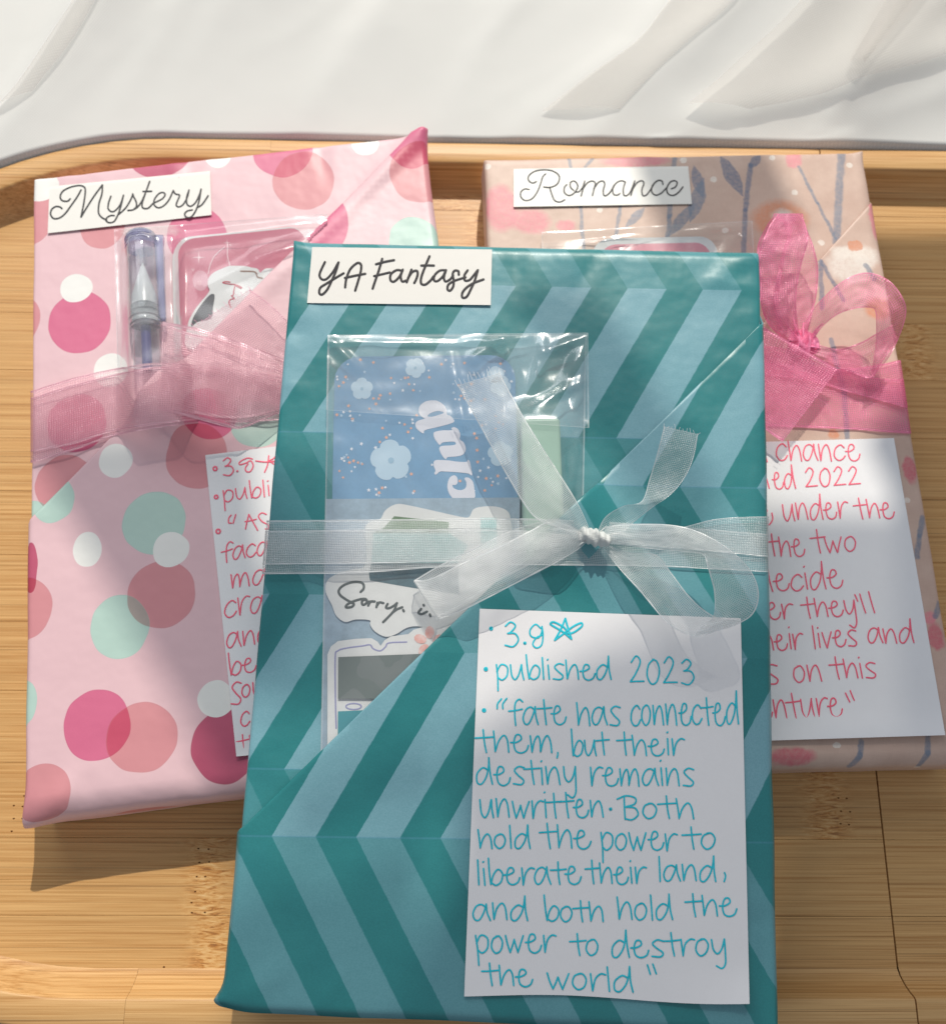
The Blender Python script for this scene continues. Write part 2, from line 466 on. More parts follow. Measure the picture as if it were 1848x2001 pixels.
# folds: (path, height, width on the gentle side, width on the steep side)
FOLDS = [
    ([tpt(zr1, p) for p in [(960,-150),(860,0),(640,300),(470,560),(420,640)]], 3.6, 20, 4),
    ([tpt(zr1, p) for p in [(1120,-150),(1010,0),(800,330),(690,560),(660,640)]], 3.0, 26, 5),
    ([tpt(zr1, p) for p in [(1700,-150),(1590,0),(1400,250),(1220,530),(1170,620)]], 4.2, 24, 4),
    ([tpt(zr2, p) for p in [(330,-150),(240,0),(60,300),(-60,540)]], 3.4, 24, 4),
    ([tpt(zr1, p) for p in [(620,-150),(545,0),(430,180),(320,330),(200,470),(60,620),(-40,720)]], 9.0, 26, 5),
    ([tpt(zr1, p) for p in [(450,-150),(420,20),(270,250),(130,430),(0,560),(-90,650)]], 6.0, 16, 5),
    ([tpt(zr1, p) for p in [(1300,-200),(1230,60),(1200,200),(1120,400),(1080,530)]], 4.0, 30, 16),
    ([tpt(zr2, p) for p in [(960,-140),(860,0),(740,150),(640,270),(450,400),(280,530),(200,600)]], 7.0, 18, 5),
    ([tpt(zr2, p) for p in [(1230,-140),(1130,0),(970,180),(820,300),(690,410),(560,540),(480,620)]], 13.0, 28, 6),
    ([tpt(zr2, p) for p in [(1500,-140),(1400,20),(1260,160),(1180,300),(1120,400)]], 6.0, 18, 10),
    ([tpt(zr2, p) for p in [(1760,-150),(1660,0),(1560,200),(1460,380),(1400,460)]], 9.0, 12, 7),
    ([tpt(zr2, p) for p in [(1950,-60),(1840,60),(1640,260),(1480,400)]], 9.0, 14, 6),
    ([tpt(zr2, p) for p in [(2000,270),(1848,325),(1650,385),(1400,470),(1200,510),(1000,548),(850,580)]], 12.0, 20, 7),
    ([tpt(zr2, p) for p in [(2000,410),(1848,440),(1700,500),(1500,560)]], 7.0, 16, 6),
]
def fold_h(x, y):
    h = 0.0; q = Vector((x, y))
    for path, A, wl, ws in FOLDS:
        best = 1e9; sd = 0
        for a, b in zip(path, path[1:]):
            ab = b - a; L = ab.length_squared
            t = max(0, min(1, (q - a).dot(ab) / L)) if L else 0
            r = q - (a + ab * t); d = r.length
            if d < best: best = d; sd = ab.x * r.y - ab.y * r.x; tt = t
        w = wl if sd > 0 else ws
        h += A * 1.15 * math.exp(-(best / (w * 1.25)) ** (1.25 if sd > 0 else 1.6))
    return h
cur = thing("sheer_curtain", (0, 300, 0), "white sheer curtain lying in soft folds behind the tray", "curtain")
mb = MB(); rows = []; uvs = []
YB = Y1 + 14.8
for i in range(150):
    row = []; ur = []
    for j in range(230):
        x = -330 + 700 * j / 229
        cx_ = XL + RC; dd_ = max(0.0, cx_ - x); Ro = RC + 14.6
        yb = YB - (Ro - math.sqrt(max(0.0, Ro * Ro - dd_ * dd_)) if dd_ < Ro else Ro)
        ys = yb - .3 + (i / 149) ** 1.15 * (330 + YB - yb)
        h = fold_h(x, ys) + 3.6 * noise.noise(Vector(((x * .8 - ys * .6) * .022, (x * .6 + ys * .8) * .008, 3))) + 0.5 * noise.noise(Vector((x * .05, ys * .03, 9))) + 0.8 * (1 - abs(noise.noise(Vector(((x * .8 - ys * .6) * .045, (x * .6 + ys * .8) * .010, 21)))) * 2) ** 3
        rp = min(1.0, max(0.0, ys - yb) / 55); z = 10.2 + max(-.2, (h - 1) * .62) * (0.12 + .88 * rp) + max(0, ys - 300) ** 1.5 * 0.006
        row.append(Vector((x, ys, max(2, z if i else 5.0)))); ur.append((x, ys))
    rows.append(row); uvs.append(ur)
mb.grid(rows, uvs); mb.build("panel", M_CURTAIN, cur)
# a second, thinner layer lying over the first on the left, and one on the right
def overlay(z, left, right, off, n=60, m=14):
    L = resample(smooth([tpt(z, p) for p in left], 6), n); Rr = resample(smooth([tpt(z, p) for p in right], 6), n)
    mb = MB(); rows = []; uv = []
    for a, b in zip(L, Rr):
        row = []; ur = []
        for j in range(m):
            q = a.lerp(b, j / (m - 1))
            z_ = 10.4 + max(-.2, (fold_h(q.x, q.y) - 1) * .62) * (0.12 + .88 * min(1.0, max(0.0, q.y - YB) / 55)) + off + 2.0 * math.sin(j / (m - 1) * math.pi) + .7 * noise.noise(Vector((q.x * .08, q.y * .03, 5)))
            row.append(Vector((q.x, q.y, z_ + max(0, q.y - 300) ** 1.5 * .006))); ur.append((q.x, q.y))
        rows.append(row); uv.append(ur)
    mb.grid(rows, uv); return mb.build("overlap_fold", M_SHEER, cur)
overlay(zr1, [(450,-100),(420,20),(300,200),(130,430),(10,545)], [(620,-100),(545,0),(430,180),(320,330),(190,470)], 2.0)
overlay(zr2, [(1400,-100),(1380,0),(1200,200),(1050,330),(820,520)], [(2100,-100),(2050,100),(1848,325),(1400,470),(1050,540)], 3.0)
overlay(zr2, [(960,-140),(860,0),(740,150),(640,270),(450,400),(290,520)], [(1230,-140),(1130,0),(970,180),(820,300),(690,410),(575,520)], 0.8)

overlay(zr2, [(1640,-100),(1600,30),(1480,220),(1390,400)], [(1820,-100),(1740,60),(1600,240),(1440,420)], 4.0)
# ================================================================ added, unseen shade panels between the sun and the tray
#
# (behind the top edge of the view; they break the sunlight into bands)
def up_sun(p, yplane):
    t = (yplane - p.y) / (SUN_POS.y - p.y)
    return p + (SUN_POS - p) * t
def panel(poly, plane, yplane, mat, name, parent):  # carries a wanted shade outline up the sun's path as an added blocker
    mb = MB()
    P = [up_sun(plane.at(*q), yplane) for q in poly]
    tris = tessellate_polygon([P])
    n = len(P)
    ids = [mb.vert(p + Vector((0, 0, 0))) for p in P] + [mb.vert(p + Vector((0, 0.8, 0))) for p in P]
    for a, b, c in tris: mb.face(ids[a], ids[b], ids[c]); mb.face(ids[n + a], ids[n + c], ids[n + b])
    for i in range(n): j = (i + 1) % n; mb.face(ids[i], ids[j], ids[n + j], ids[n + i])
    return mb.build(name, mat, parent, smooth=False)
def shade_mat(name, opac):
    nt = NT(name)
    d = nt.n('ShaderNodeBsdfDiffuse'); d.inputs[0].default_value = (.8, .79, .77, 1)
    tp = nt.n('ShaderNodeBsdfTransparent')
    m = nt.n('ShaderNodeMixShader'); m.inputs[0].default_value = opac; nt.set(m.inputs[1], tp.outputs[0]); nt.set(m.inputs[2], d.outputs[0])
    return nt.finish(m.outputs[0])
M_D1 = shade_mat("shade_thin", 0.62); M_D2 = shade_mat("shade_thick", 0.97); M_D0 = shade_mat("shade_finest", 0.35)  # how much sun the added panels hold back
shade_root = thing("shade_panels", (60, 640, 500), "added unseen panels above the tray, cut to throw bands of shade on it", "panel")
panel([(1690,300),(2300,300),(2300,2200),(1500,2200),(1500,1800),(1600,1480),(1760,1450),(1740,980),(1690,870),(1790,760),(1780,600),(1720,480)], LEFT, 640, M_D2, "shade_panel", shade_root)
panel([(50,870),(376,1442),(440,1560),(540,1480),(620,1330),(520,1150),(480,900),(330,870)], LEFT, 655, M_D1, "shade_panel", shade_root)
panel([(1210,250),(1480,250),(1580,460),(1400,600),(1330,560)], LEFT, 665, M_D1, "shade_panel", shade_root)

panel([(880,1480),(1150,1290),(1500,1180),(1500,780),(1860,780),(1860,1500),(1560,1500),(1500,2250),(760,2250),(800,1900),(890,1700)], FRONT, 648, M_D1, "shade_panel", shade_root)
panel([(420,1800),(520,1730),(640,1720),(820,1640),(800,2250),(380,2250)], FRONT, 630, M_D0, "shade_panel", shade_root)
panel([(560,1600),(700,1520),(860,1470),(860,1590),(700,1600),(570,1680)], FRONT, 636, M_D0, "shade_panel", shade_root)
panel([(500,900),(640,900),(700,1330),(560,1400),(470,1330)], FRONT, 642, M_D0, "shade_panel", shade_root)
panel([(980,560),(1160,560),(1400,960),(1380,1100),(1300,1080)], FRONT, 634, M_D0, "shade_panel", shade_root)
# ================================================================ wrapped books
def flat_edge(a, L, r0, r1):
    if a < r0:
        s = r0 - a
        if s < r0 * math.pi / 2: return r0 - r0 * math.sin(s / r0), r0 * (1 - math.cos(s / r0))
        return 0.0, r0 + (s - r0 * math.pi / 2)
    if a > L - r1:
        s = a - (L - r1)
        if s < r1 * math.pi / 2: return L - r1 + r1 * math.sin(s / r1), r1 * (1 - math.cos(s / r1))
        return L, r1 + (s - r1 * math.pi / 2)
    return a, 0.0
class Wrap:
    """a sheet of paper folded round a book: (a, b) are millimetres on the unfolded sheet"""
    def __init__(self, plane, corners, T, r, seed, dents=0.35, tips=()):
        self.p = plane; self.T = T; self.r = r; self.seed = seed; self.dents = dents; self.tips = tips
        self.c = [plane.at(*q) for q in corners]; self.cre = []
        self.W = ((self.c[1] - self.c[0]).length + (self.c[2] - self.c[3]).length) / 2
        self.H = ((self.c[3] - self.c[0]).length + (self.c[2] - self.c[1]).length) / 2
    def bil(self, s, t):
        a, b, c, d = self.c
        return a * (1 - s) * (1 - t) + b * s * (1 - t) + c * s * t + d * (1 - s) * t
    def inv(self, w):
        """unfolded coordinates of a point on the cover"""
        s, t = 0.5, 0.5
        for _ in range(12):
            q = self.bil(s, t); e = w - q
            ds = self.bil(s + .01, t) - q; dt = self.bil(s, t + .01) - q
            A = ds.dot(ds); B = ds.dot(dt); C = dt.dot(dt); E = e.dot(ds); Fv = e.dot(dt)
            det = A * C - B * B
            s += .01 * (E * C - Fv * B) / det; t += .01 * (A * Fv - B * E) / det
        return s * self.W, t * self.H
    def pt(self, a, b, off=0.0):
        W, H, T = self.W, self.H, self.T
        rl, rt, rr, rb = self.r
        x, dx = flat_edge(a, W, rl, rr); y, dy = flat_edge(b, H, rt, rb)
        drop = min(T, math.hypot(dx, dy))
        pos = self.bil(x / W, y / H)
        n = self.p.n
        k = 1.0 if drop < 1 else 0.5
        wob = self.dents * (noise.noise(Vector((a * .018, b * .018, self.seed))) + .45 * noise.noise(Vector((a * .06, b * .06, self.seed + 5))))
        edge = 0.30 * noise.noise(Vector((a * .05, b * .05, self.seed + 11)))
        cen = self.bil(.5, .5)
        out = (pos - cen); out = out - n * out.dot(n)
        if drop > 0:
            o_ = Vector((0, 0, 0))
            if dx > 0: o_ += self.p.ex * (1 if a > W / 2 else -1) * min(1, dx / max(.1, rl))
            if dy > 0: o_ += self.p.ev * (1 if b > H / 2 else -1) * min(1, dy / max(.1, rb))
            if o_.length > 0: o_ = nrm(o_)
            bulge = 0.55 * math.sin(min(1, drop / T) * math.pi)
            pos = pos + o_ * (edge + off * min(1, drop) + bulge)
        for (x0, y0, x1, y1, A_, w_) in self.cre:
            ex_, ey_ = x1 - x0, y1 - y0; L_ = ex_ * ex_ + ey_ * ey_
            t_ = ((a - x0) * ex_ + (b - y0) * ey_) / L_
            if -.2 < t_ < 1.2:
                t_ = max(0, min(1, t_)); d_ = math.hypot(a - x0 - ex_ * t_, b - y0 - ey_ * t_)
                if d_ < w_: wob += A_ * (1 - d_ / w_) * math.sin(math.pi * min(1, max(0, .1 + .8 * t_)))
        for (ta, tb, dvec, rad, lift) in self.tips:
            d = math.hypot(a - ta, b - tb)
            if d < rad:
                k2 = (1 - d / rad) ** 2
                pos = pos + (self.p.ex * dvec[0] + self.p.ev * dvec[1]) * k2 + n * lift * k2
        return pos + n * (wob * k - drop + (off if drop < .6 else off * .4))
    def uv(self, a, b): return self.p.uv(self.bil(a / self.W, b / self.H))
    def axis_vals(self, L, r0, r1, step):
        T = self.T
        e0 = -(T - r0 + r0 * (math.pi / 2 - 1)); e1 = L + (T - r1 + r1 * (math.pi / 2 - 1))
        a0 = r0 * (1 - math.pi / 2); a1 = L - r1 * (1 - math.pi / 2)
        v = [e0, (e0 + a0) / 2] + [a0 + (r0 - a0) * i / 5 for i in range(5)]
        n = max(4, int((L - r0 - r1) / step))
        v += [r0 + (L - r0 - r1) * i / n for i in range(n)]
        v += [L - r1 + (a1 - L + r1) * i / 5 for i in range(6)] + [(e1 + a1) / 2, e1]
        return v
    def sheet(self, name, mat, parent, cut=None, offs=None, step=1.7, close=True):
        rl, rt, rr, rb = self.r
        A = self.axis_vals(self.W, rl, rr, step); Bv = self.axis_vals(self.H, rt, rb, step)
        bm = bmesh.new()
        vs = [[bm.verts.new((a, b, 0)) for b in Bv] for a in A]
        for i in range(len(A) - 1):
            for j in range(len(Bv) - 1):
                bm.faces.new((vs[i][j], vs[i][j + 1], vs[i + 1][j + 1], vs[i + 1][j]))
        if cut:
            (a0, b0), (a1, b1) = cut          # keep what lies below / right of the line
            d = Vector((a1 - a0, b1 - b0, 0)).normalized(); nn = Vector((d.y, -d.x, 0))
            if nn.dot(Vector((1, 1, 0))) < 0: nn = -nn
            bmesh.ops.bisect_plane(bm, geom=bm.verts[:] + bm.edges[:] + bm.faces[:], plane_co=(a0, b0, 0), plane_no=nn, clear_inner=True)
            # refine next to the folded edge
        bm.verts.ensure_lookup_table()
        mb = MB(); idx = {}
        for v in bm.verts:
            a, b = v.co.x, v.co.y
            off = offs(a, b) if offs else 0.0
            idx[v] = mb.vert(self.pt(a, b, off), self.uv(a, b))
        for f in bm.faces: mb.face(*[idx[v] for v in f.verts])
        if cut:   # give the folded edge its roll of paper
            es = [e for e in bm.edges if len(e.link_faces) == 1 and all(abs((Vector((v.co.x - cut[0][0], v.co.y - cut[0][1], 0))).dot(nn)) < 1e-3 for v in e.verts)]
            for e in es:
                v0, v1 = e.verts
                q = []
                for v in (v0, v1):
                    a, b = v.co.x, v.co.y; off = offs(a, b)
                    q.append(mb.vert(self.pt(a - nn.x * .22, b - nn.y * .22, off - .16), self.uv(a, b)))
                    q.append(mb.vert(self.pt(a + nn.x * .6, b + nn.y * .6, off - .34), self.uv(a, b)))
                mb.face(idx[v0], idx[v1], q[2], q[0]); mb.face(q[0], q[2], q[3], q[1])
        bm.free()
        if close and not cut:  # underside
            pass
        o = mb.build(name, mat, parent)
        return o

# ---- printed paper: teal zigzag stripes
def chevron_paper(name, u0, v0, S, P, R, par=0.8):
    nt = NT(name); uv = nt.coord('UV'); o = nt.coord('Object')
    sep = nt.n('ShaderNodeSeparateXYZ'); nt.set(sep.inputs[0], uv)
    wob = nt.math('MULTIPLY', nt.math('SUBTRACT', nt.noise(nt.map(uv, (.35, .35, 1)), 1.0, 3, .7), .5), 0.5)
    u = nt.math('ADD', sep.outputs[0], wob)
    dv = nt.math('SUBTRACT', sep.outputs[1], v0)
    pp = nt.math('PINGPONG', dv, R)
    ph = nt.math('DIVIDE', nt.math('SUBTRACT', nt.math('SUBTRACT', u, nt.math('MULTIPLY', pp, S)), u0), P)
    fr = nt.math('FRACT', ph)
    tri = nt.math('ABSOLUTE', nt.math('SUBTRACT', fr, 0.26))       # light band is 0..0.52
    light = nt.rng(tri, 0.252, 0.268, 1.0, 0.0)
    # every second row of stripes is printed a little deeper at its start
    row = nt.math('FRACT', nt.math('DIVIDE', dv, 2 * R))           # 0..0.5 : first row below the points
    second = nt.math('MULTIPLY', nt.math('LESS_THAN', row, 0.5), nt.rng(row, 0.0, 0.5, par, par * .85))
    cl = nt.mix(second, srgb(130, 178, 191), srgb(72, 148, 154))
    firstd = nt.math('MULTIPLY', nt.math('GREATER_THAN', row, 0.5), nt.rng(row, 0.5, 1.0, 0.5, 0.0))
    ct = nt.mix(nt.math('ADD', nt.math('MULTIPLY', second, 0.5), 0.0), srgb(40, 130, 134), srgb(56, 140, 146))
    ct = nt.mix(firstd, ct, srgb(38, 126, 132))
    cloud = nt.noise(nt.map(uv, (.05, .05, 1)), 1.0, 2, .5)
    ct = nt.mix(nt.rng(cloud, .35, .65, 0, .5), ct, srgb(52, 142, 144))
    cl = nt.mix(nt.rng(cloud, .35, .65, .12, 0), cl, srgb(100, 156, 170))
    col = nt.mix(light, ct, cl)
    line = nt.rng(nt.math('ABSOLUTE', nt.math('SUBTRACT', pp, 0.0)), 0.0, 0.35, 0.35, 0.0)
    col = nt.mix(line, col, srgb(100, 158, 190))
    g = nt.noise(nt.map(o, (1000,)*3), 2.6, 3, .85)
    col = nt.mix(nt.rng(g, .35, .65, 0, .75), col, nt.mix(1.0, col, (.66, .80, .80, 1), 'MULTIPLY'))
    return nt.finish(paper_base(nt, o, col, nt.rng(g, .3, .7, .33, .42), 0.32, 0.6, 0.04))
# ---- printed paper: overlapping round spots
def spot_paper(name, plane, dots):
    nt = NT(name); uv = nt.coord('UV'); o = nt.coord('Object')
    wn = nt.n('ShaderNodeTexNoise'); nt.set(wn.inputs['Vector'], nt.map(uv, (.12, .12, 1))); wn.inputs['Scale'].default_value = 1.0; wn.inputs['Detail'].default_value = 1
    wv = nt.n('ShaderNodeVectorMath', operation='MULTIPLY_ADD'); nt.set(wv.inputs[0], wn.outputs['Color']); wv.inputs[1].default_value = (1.2, 1.2, 0); wv.inputs[2].default_value = (-.6, -.6, 0)
    ad = nt.n('ShaderNodeVectorMath', operation='ADD'); nt.set(ad.inputs[0], uv); nt.set(ad.inputs[1], wv.outputs[0])
    p = ad.outputs[0]
    col = nt.n('ShaderNodeRGB'); bg = srgb(230, 193, 199); col.outputs[0].default_value = bg; col = col.outputs[0]
    gr = nt.noise(nt.map(o, (1000,)*3), 5.0, 2, .8)
    tone = {'pink': srgb(218, 112, 146), 'rose': srgb(196, 92, 120), 'salmon': srgb(216, 146, 152), 'mint': srgb(184, 212, 202), 'white': srgb(238, 238, 234)}
    order = [d for d in dots if d[4] != 'white'] + [d for d in dots if d[4] == 'white']
    for (x, y, rx, ry, t) in order:
        c = plane.px(x, y); ex = plane.px(x + rx, y); ey = plane.px(x, y + ry)
        ru = math.hypot(ex[0] - c[0], ex[1] - c[1]); rv = math.hypot(ey[0] - c[0], ey[1] - c[1])
        ma = nt.n('ShaderNodeVectorMath', operation='MULTIPLY_ADD'); nt.set(ma.inputs[0], p)
        ma.inputs[1].default_value = (1 / ru, 1 / rv, 0); ma.inputs[2].default_value = (-c[0] / ru, -c[1] / rv, 0)
        ln = nt.n('ShaderNodeVectorMath', operation='LENGTH'); nt.set(ln.inputs[0], ma.outputs[0])
        m = nt.rng(ln.outputs['Value'], 0.985, 1.005, 1.0, 0.0)
        if t == 'white': col = nt.mix(m, col, tone[t])
        else:
            k = tuple(min(1.35, a / b) for a, b in zip(tone[t][:3], bg[:3])) + (1,)
            kk = nt.mix(nt.rng(gr, .35, .65, 0, .5), k, tuple(x * .90 for x in k[:3]) + (1,)) if t in ('pink', 'rose') else k
            col = nt.mix(m, col, kk, 'MULTIPLY')
            rim = nt.rng(nt.math('ABSOLUTE', nt.math('SUBTRACT', ln.outputs['Value'], 0.985)), 0.0, 0.02, 0.35, 0.0)
            col = nt.mix(rim, col, tuple(x * .80 for x in tone[t][:3]) + (1,))
    return nt.finish(paper_base(nt, o, col, 0.42, 0.30, 0.5, 0.03))
# ---- printed paper: brushed flowers and stems on peach linen
def floral_paper(name, plane, blobs, lines):
    nt = NT(name); uv = nt.coord('UV'); o = nt.coord('Object')
    wn = nt.n('ShaderNodeTexNoise'); nt.set(wn.inputs['Vector'], nt.map(uv, (.25, .25, 1))); wn.inputs['Scale'].default_value = 1.0; wn.inputs['Detail'].default_value = 4; wn.inputs['Roughness'].default_value = .65
    wv = nt.n('ShaderNodeVectorMath', operation='MULTIPLY_ADD'); nt.set(wv.inputs[0], wn.outputs['Color']); wv.inputs[1].default_value = (3, 3, 0); wv.inputs[2].default_value = (-1.5, -1.5, 0)
    ad = nt.n('ShaderNodeVectorMath', operation='ADD'); nt.set(ad.inputs[0], uv); nt.set(ad.inputs[1], wv.outputs[0])
    wl2 = nt.n('ShaderNodeVectorMath', operation='MULTIPLY_ADD'); nt.set(wl2.inputs[0], wn.outputs['Color']); wl2.inputs[1].default_value = (1.6, 1.6, 0); wl2.inputs[2].default_value = (-.8, -.8, 0)
    ad2 = nt.n('ShaderNodeVectorMath', operation='ADD'); nt.set(ad2.inputs[0], uv); nt.set(ad2.inputs[1], wl2.outputs[0])
    p, p2 = ad.outputs[0], ad2.outputs[0]
    br = nt.noise(nt.map(uv, (.9, .9, 1)), 1.0, 4, .7)
    base = nt.mix(nt.rng(nt.noise(nt.map(uv, (.08, .08, 1)), 1.0, 3, .6), .35, .65), srgb(216, 188, 172), srgb(206, 176, 160))
    col = base
    tone = {'pink': srgb(230, 138, 150), 'orange': srgb(222, 148, 112), 'white': srgb(240, 232, 222), 'blue': srgb(118, 132, 152), 'deep': srgb(102, 116, 142), 'red': srgb(214, 108, 122)}
    for (x, y, rx, ry, t, soft) in blobs:
        c = plane.px(x, y); ex = plane.px(x + rx, y); ey = plane.px(x, y + ry)
        ru = math.hypot(ex[0] - c[0], ex[1] - c[1]); rv = math.hypot(ey[0] - c[0], ey[1] - c[1])
        ma = nt.n('ShaderNodeVectorMath', operation='MULTIPLY_ADD'); nt.set(ma.inputs[0], p if soft > .05 else p2)
        ma.inputs[1].default_value = (1 / ru, 1 / rv, 0); ma.inputs[2].default_value = (-c[0] / ru, -c[1] / rv, 0)
        ln = nt.n('ShaderNodeVectorMath', operation='LENGTH'); nt.set(ln.inputs[0], ma.outputs[0])
        m = nt.rng(ln.outputs['Value'], 1 - soft, 1 + soft, 0.88, 0.0)
        m = nt.math('MULTIPLY', m, nt.rng(br, .3, .6, .6, 1.0))
        col = nt.mix(m, col, tone[t])
    for (ax, ay, bx, by, w0, t) in lines:
        a = plane.px(ax, ay); b = plane.px(bx, by); w = w0 / 6.0
        pa = nt.n('ShaderNodeVectorMath', operation='SUBTRACT'); nt.set(pa.inputs[0], p2); pa.inputs[1].default_value = (a[0], a[1], 0)
        ba = (b[0] - a[0], b[1] - a[1]); L2 = ba[0] ** 2 + ba[1] ** 2
        dt = nt.n('ShaderNodeVectorMath', operation='DOT_PRODUCT'); nt.set(dt.inputs[0], pa.outputs[0]); dt.inputs[1].default_value = (ba[0] / L2, ba[1] / L2, 0)
        h = nt.math('MAXIMUM', 0.0, nt.math('MINIMUM', 1.0, dt.outputs['Value']))
        sc = nt.n('ShaderNodeVectorMath', operation='SCALE'); sc.inputs[0].default_value = (ba[0], ba[1], 0); nt.set(sc.inputs['Scale'], h)
        df = nt.n('ShaderNodeVectorMath', operation='DISTANCE'); nt.set(df.inputs[0], pa.outputs[0]); nt.set(df.inputs[1], sc.outputs[0])
        wid = w / 2
        if w0 >= 17:   # a leaf: fat in the middle
            wn_ = nt.math('MULTIPLY', nt.math('SINE', nt.math('MULTIPLY', h, math.pi)), wid)
            d = nt.math('SUBTRACT', df.outputs['Value'], wn_)
            m = nt.rng(d, -.25, .1, 0.85, 0.0)
        else: m = nt.rng(df.outputs['Value'], wid * .7, wid * 1.25, 0.85, 0.0)
        m = nt.math('MULTIPLY', m, nt.rng(br, .3, .65, .55, 1.0))
        col = nt.mix(m, col, tone[t])
    # linen look
    w1 = nt.noise(nt.map(uv, (.4, 5.5, 1)), 1.0, 2, .6); w2 = nt.noise(nt.map(uv, (5.5, .4, 1)), 1.0, 2, .6)
    ww = nt.math('ADD', w1, w2)
    col = nt.mix(nt.rng(ww, .75, 1.25, .28, 0), col, nt.mix(1.0, col, (.72, .70, .68, 1), 'MULTIPLY'))
    return nt.finish(paper_base(nt, o, col, 0.45, 0.22, 0.45, 0.03))

M_WHITE = flat_paper("white_card", (241, 241, 243), 0.65, 0.25, 0.02, 0.015, 0.05)
M_LABEL = flat_paper("cream_label", (238, 236, 230), 0.38, 0.4, 0.02, 0.01, 0.05)
M_LABEL_INK = ink("label_ink", (44, 42, 46), .45, .15)
M_LABEL_INK2 = ink("label_ink_grey", (58, 58, 60), .45, .15)
M_TEAL_INK = ink("teal_marker", (30, 188, 206), .5, .25)
M_PINK_INK = ink("pink_marker", (250, 106, 130), .5, .15)

# ---------------------------------------------------------------- front book
FC = [(575, 466), (1483, 487), (1513, 2016), (440, 1972)]
fw = Wrap(FRONT, FC, 19.5, (1.1, 3.4, 1.1, 1.9), 3.0, 0.30)
rq = random.Random(3)
def edge_creases(w, n, rq):
    out = []
    for _ in range(n):
        k = rq.randrange(4); l = rq.uniform(5, 16); t = rq.uniform(.04, .96); s = rq.uniform(-.8, .8)
        if k == 0: p = (t * w.W, -1); q = (p[0] + s * l, l)
        elif k == 1: p = (t * w.W, w.H + 1); q = (p[0] + s * l, w.H - l)
        elif k == 2: p = (-1, t * w.H); q = (l, p[1] + s * l)
        else: p = (w.W + 1, t * w.H); q = (w.W - l, p[1] + s * l)
        out.append((*p, *q, rq.choice((-1, 1)) * rq.uniform(.18, .50), rq.uniform(2.2, 4.5)))
    return out
fw.cre = edge_creases(fw, 22, rq) + [(0, 0, 14, 12, .5, 3.5), (fw.W, 0, fw.W - 16, 12, .45, 3.5), (0, fw.H, 16, fw.H - 12, .6, 4), (62, 130, 80, 118, .3, 3)]
fw.tips = [(-1, fw.H, (-2.6, -1.6), 8, -1.0), (0, 0, (-.3, -.6), 5, .3)]
front = thing("wrapped_book", (17, 60, 30), "teal wrapped book with pale zigzag stripes, lying on top of the other two", "wrapped book", "paper wrapped books on the tray")
def fchev(pa, pb, pR, period_px):
    a = FRONT.px(*pa)
    return a
u0, v0 = FRONT.px(591, 844)
q = FRONT.px(1377, 538); q2 = FRONT.px(1203, 836); q3 = FRONT.px(564, 1161)
S_ = (q[0] - q2[0]) / (q2[1] - q[1]); P_ = (q2[0] - u0) / 4; R_mm = q3[1] - v0
M_CHEV = chevron_paper("teal_zigzag_paper", u0, v0, S_, P_, R_mm, .95)
fu, fv = FRONT.px(532, 1634); fq = FRONT.px(1350, 953); fr_ = FRONT.px(860, 1652)
P2 = (fr_[0] - fu) / 2
M_CHEV2 = chevron_paper("teal_zigzag_paper_flap", fu, fv, S_, P2, (fv - fq[1]) / 2, .62)
fw.sheet("wrapping_paper", M_CHEV, front)
cutF = (fw.inv(FRONT.at(1490, 630)), fw.inv(FRONT.at(475, 1619)))
_fa, _fb = Vector((*cutF[0], 0)), Vector((*cutF[1], 0))
_fd = nrm(_fb - _fa); _fn = Vector((_fd.y, -_fd.x, 0)); _fn = _fn if _fn.dot(Vector((1, 1, 0))) > 0 else -_fn
def flap_off(a, b):
    q = Vector((a, b, 0)) - _fa
    s = max(0.0, q.dot(_fn)); l = q.dot(_fd) / (_fb - _fa).length
    bump = 2.5 * math.exp(-((l - 0.66) / 0.26) ** 4)
    gr = 4.6 * math.exp(-((l - 0.41) / 0.055) ** 4)
    return 0.85 + (bump + gr) * math.exp(-(s / 15.0) ** 1.3)
fw.sheet("paper_flap", M_CHEV2, front, cut=cutF, offs=flap_off)
def on_front(x, y, h=0.0):
    """a point resting on the front cover, over the flap where the flap is"""
    w = FRONT.at(x, y, .8); a, b = fw.inv(w - FRONT.n * .8)
    side = (Vector((a, b, 0)) - _fa).dot(_fn)
    k = 1.0 / (1 + math.exp(-max(-30, min(30, side / 1.0))))
    return FRONT.at(x, y, 0.28 + k * flap_off(a, b) + h)

def card(name, corners, fn, parent, mat, thick=0.25, h0=0.05, curl=None, n=14, wav=0.0):
    a, b, c, d = [Vector(q) for q in corners]
    mb = MB(); rt, rb = [], []
    for i in range(n + 1):
        t = i / n; r1, r2 = [], []
        for j in range(n + 1):
            s = j / n
            q = a * (1 - s) * (1 - t) + b * s * (1 - t) + c * s * t + d * (1 - s) * t
            if wav and i == n: q = q + Vector((0, wav * math.sin(s * math.pi * 2.0 + 2.6)))
            hh = h0 + (curl(s, t) if curl else 0)
            r1.append(fn(q.x, q.y, hh + thick)); r2.append(fn(q.x, q.y, hh))
        rt.append(r1); rb.append(r2)
    I = mb.grid(rt); J = mb.grid(rb)
    # rim
    lo = [(0, j) for j in range(n)] + [(i, n) for i in range(n)] + [(n, j) for j in range(n, 0, -1)] + [(i, 0) for i in range(n, 0, -1)]
    for k in range(len(lo)):
        p, q = lo[k], lo[(k + 1) % len(lo)]
        mb.face(I[p[0]][p[1]], I[q[0]][q[1]], J[q[0]][q[1]], J[p[0]][p[1]])
    o = mb.build(name, mat, parent)
    o.data.set_sharp_from_angle(angle=math.radians(60))
    return o
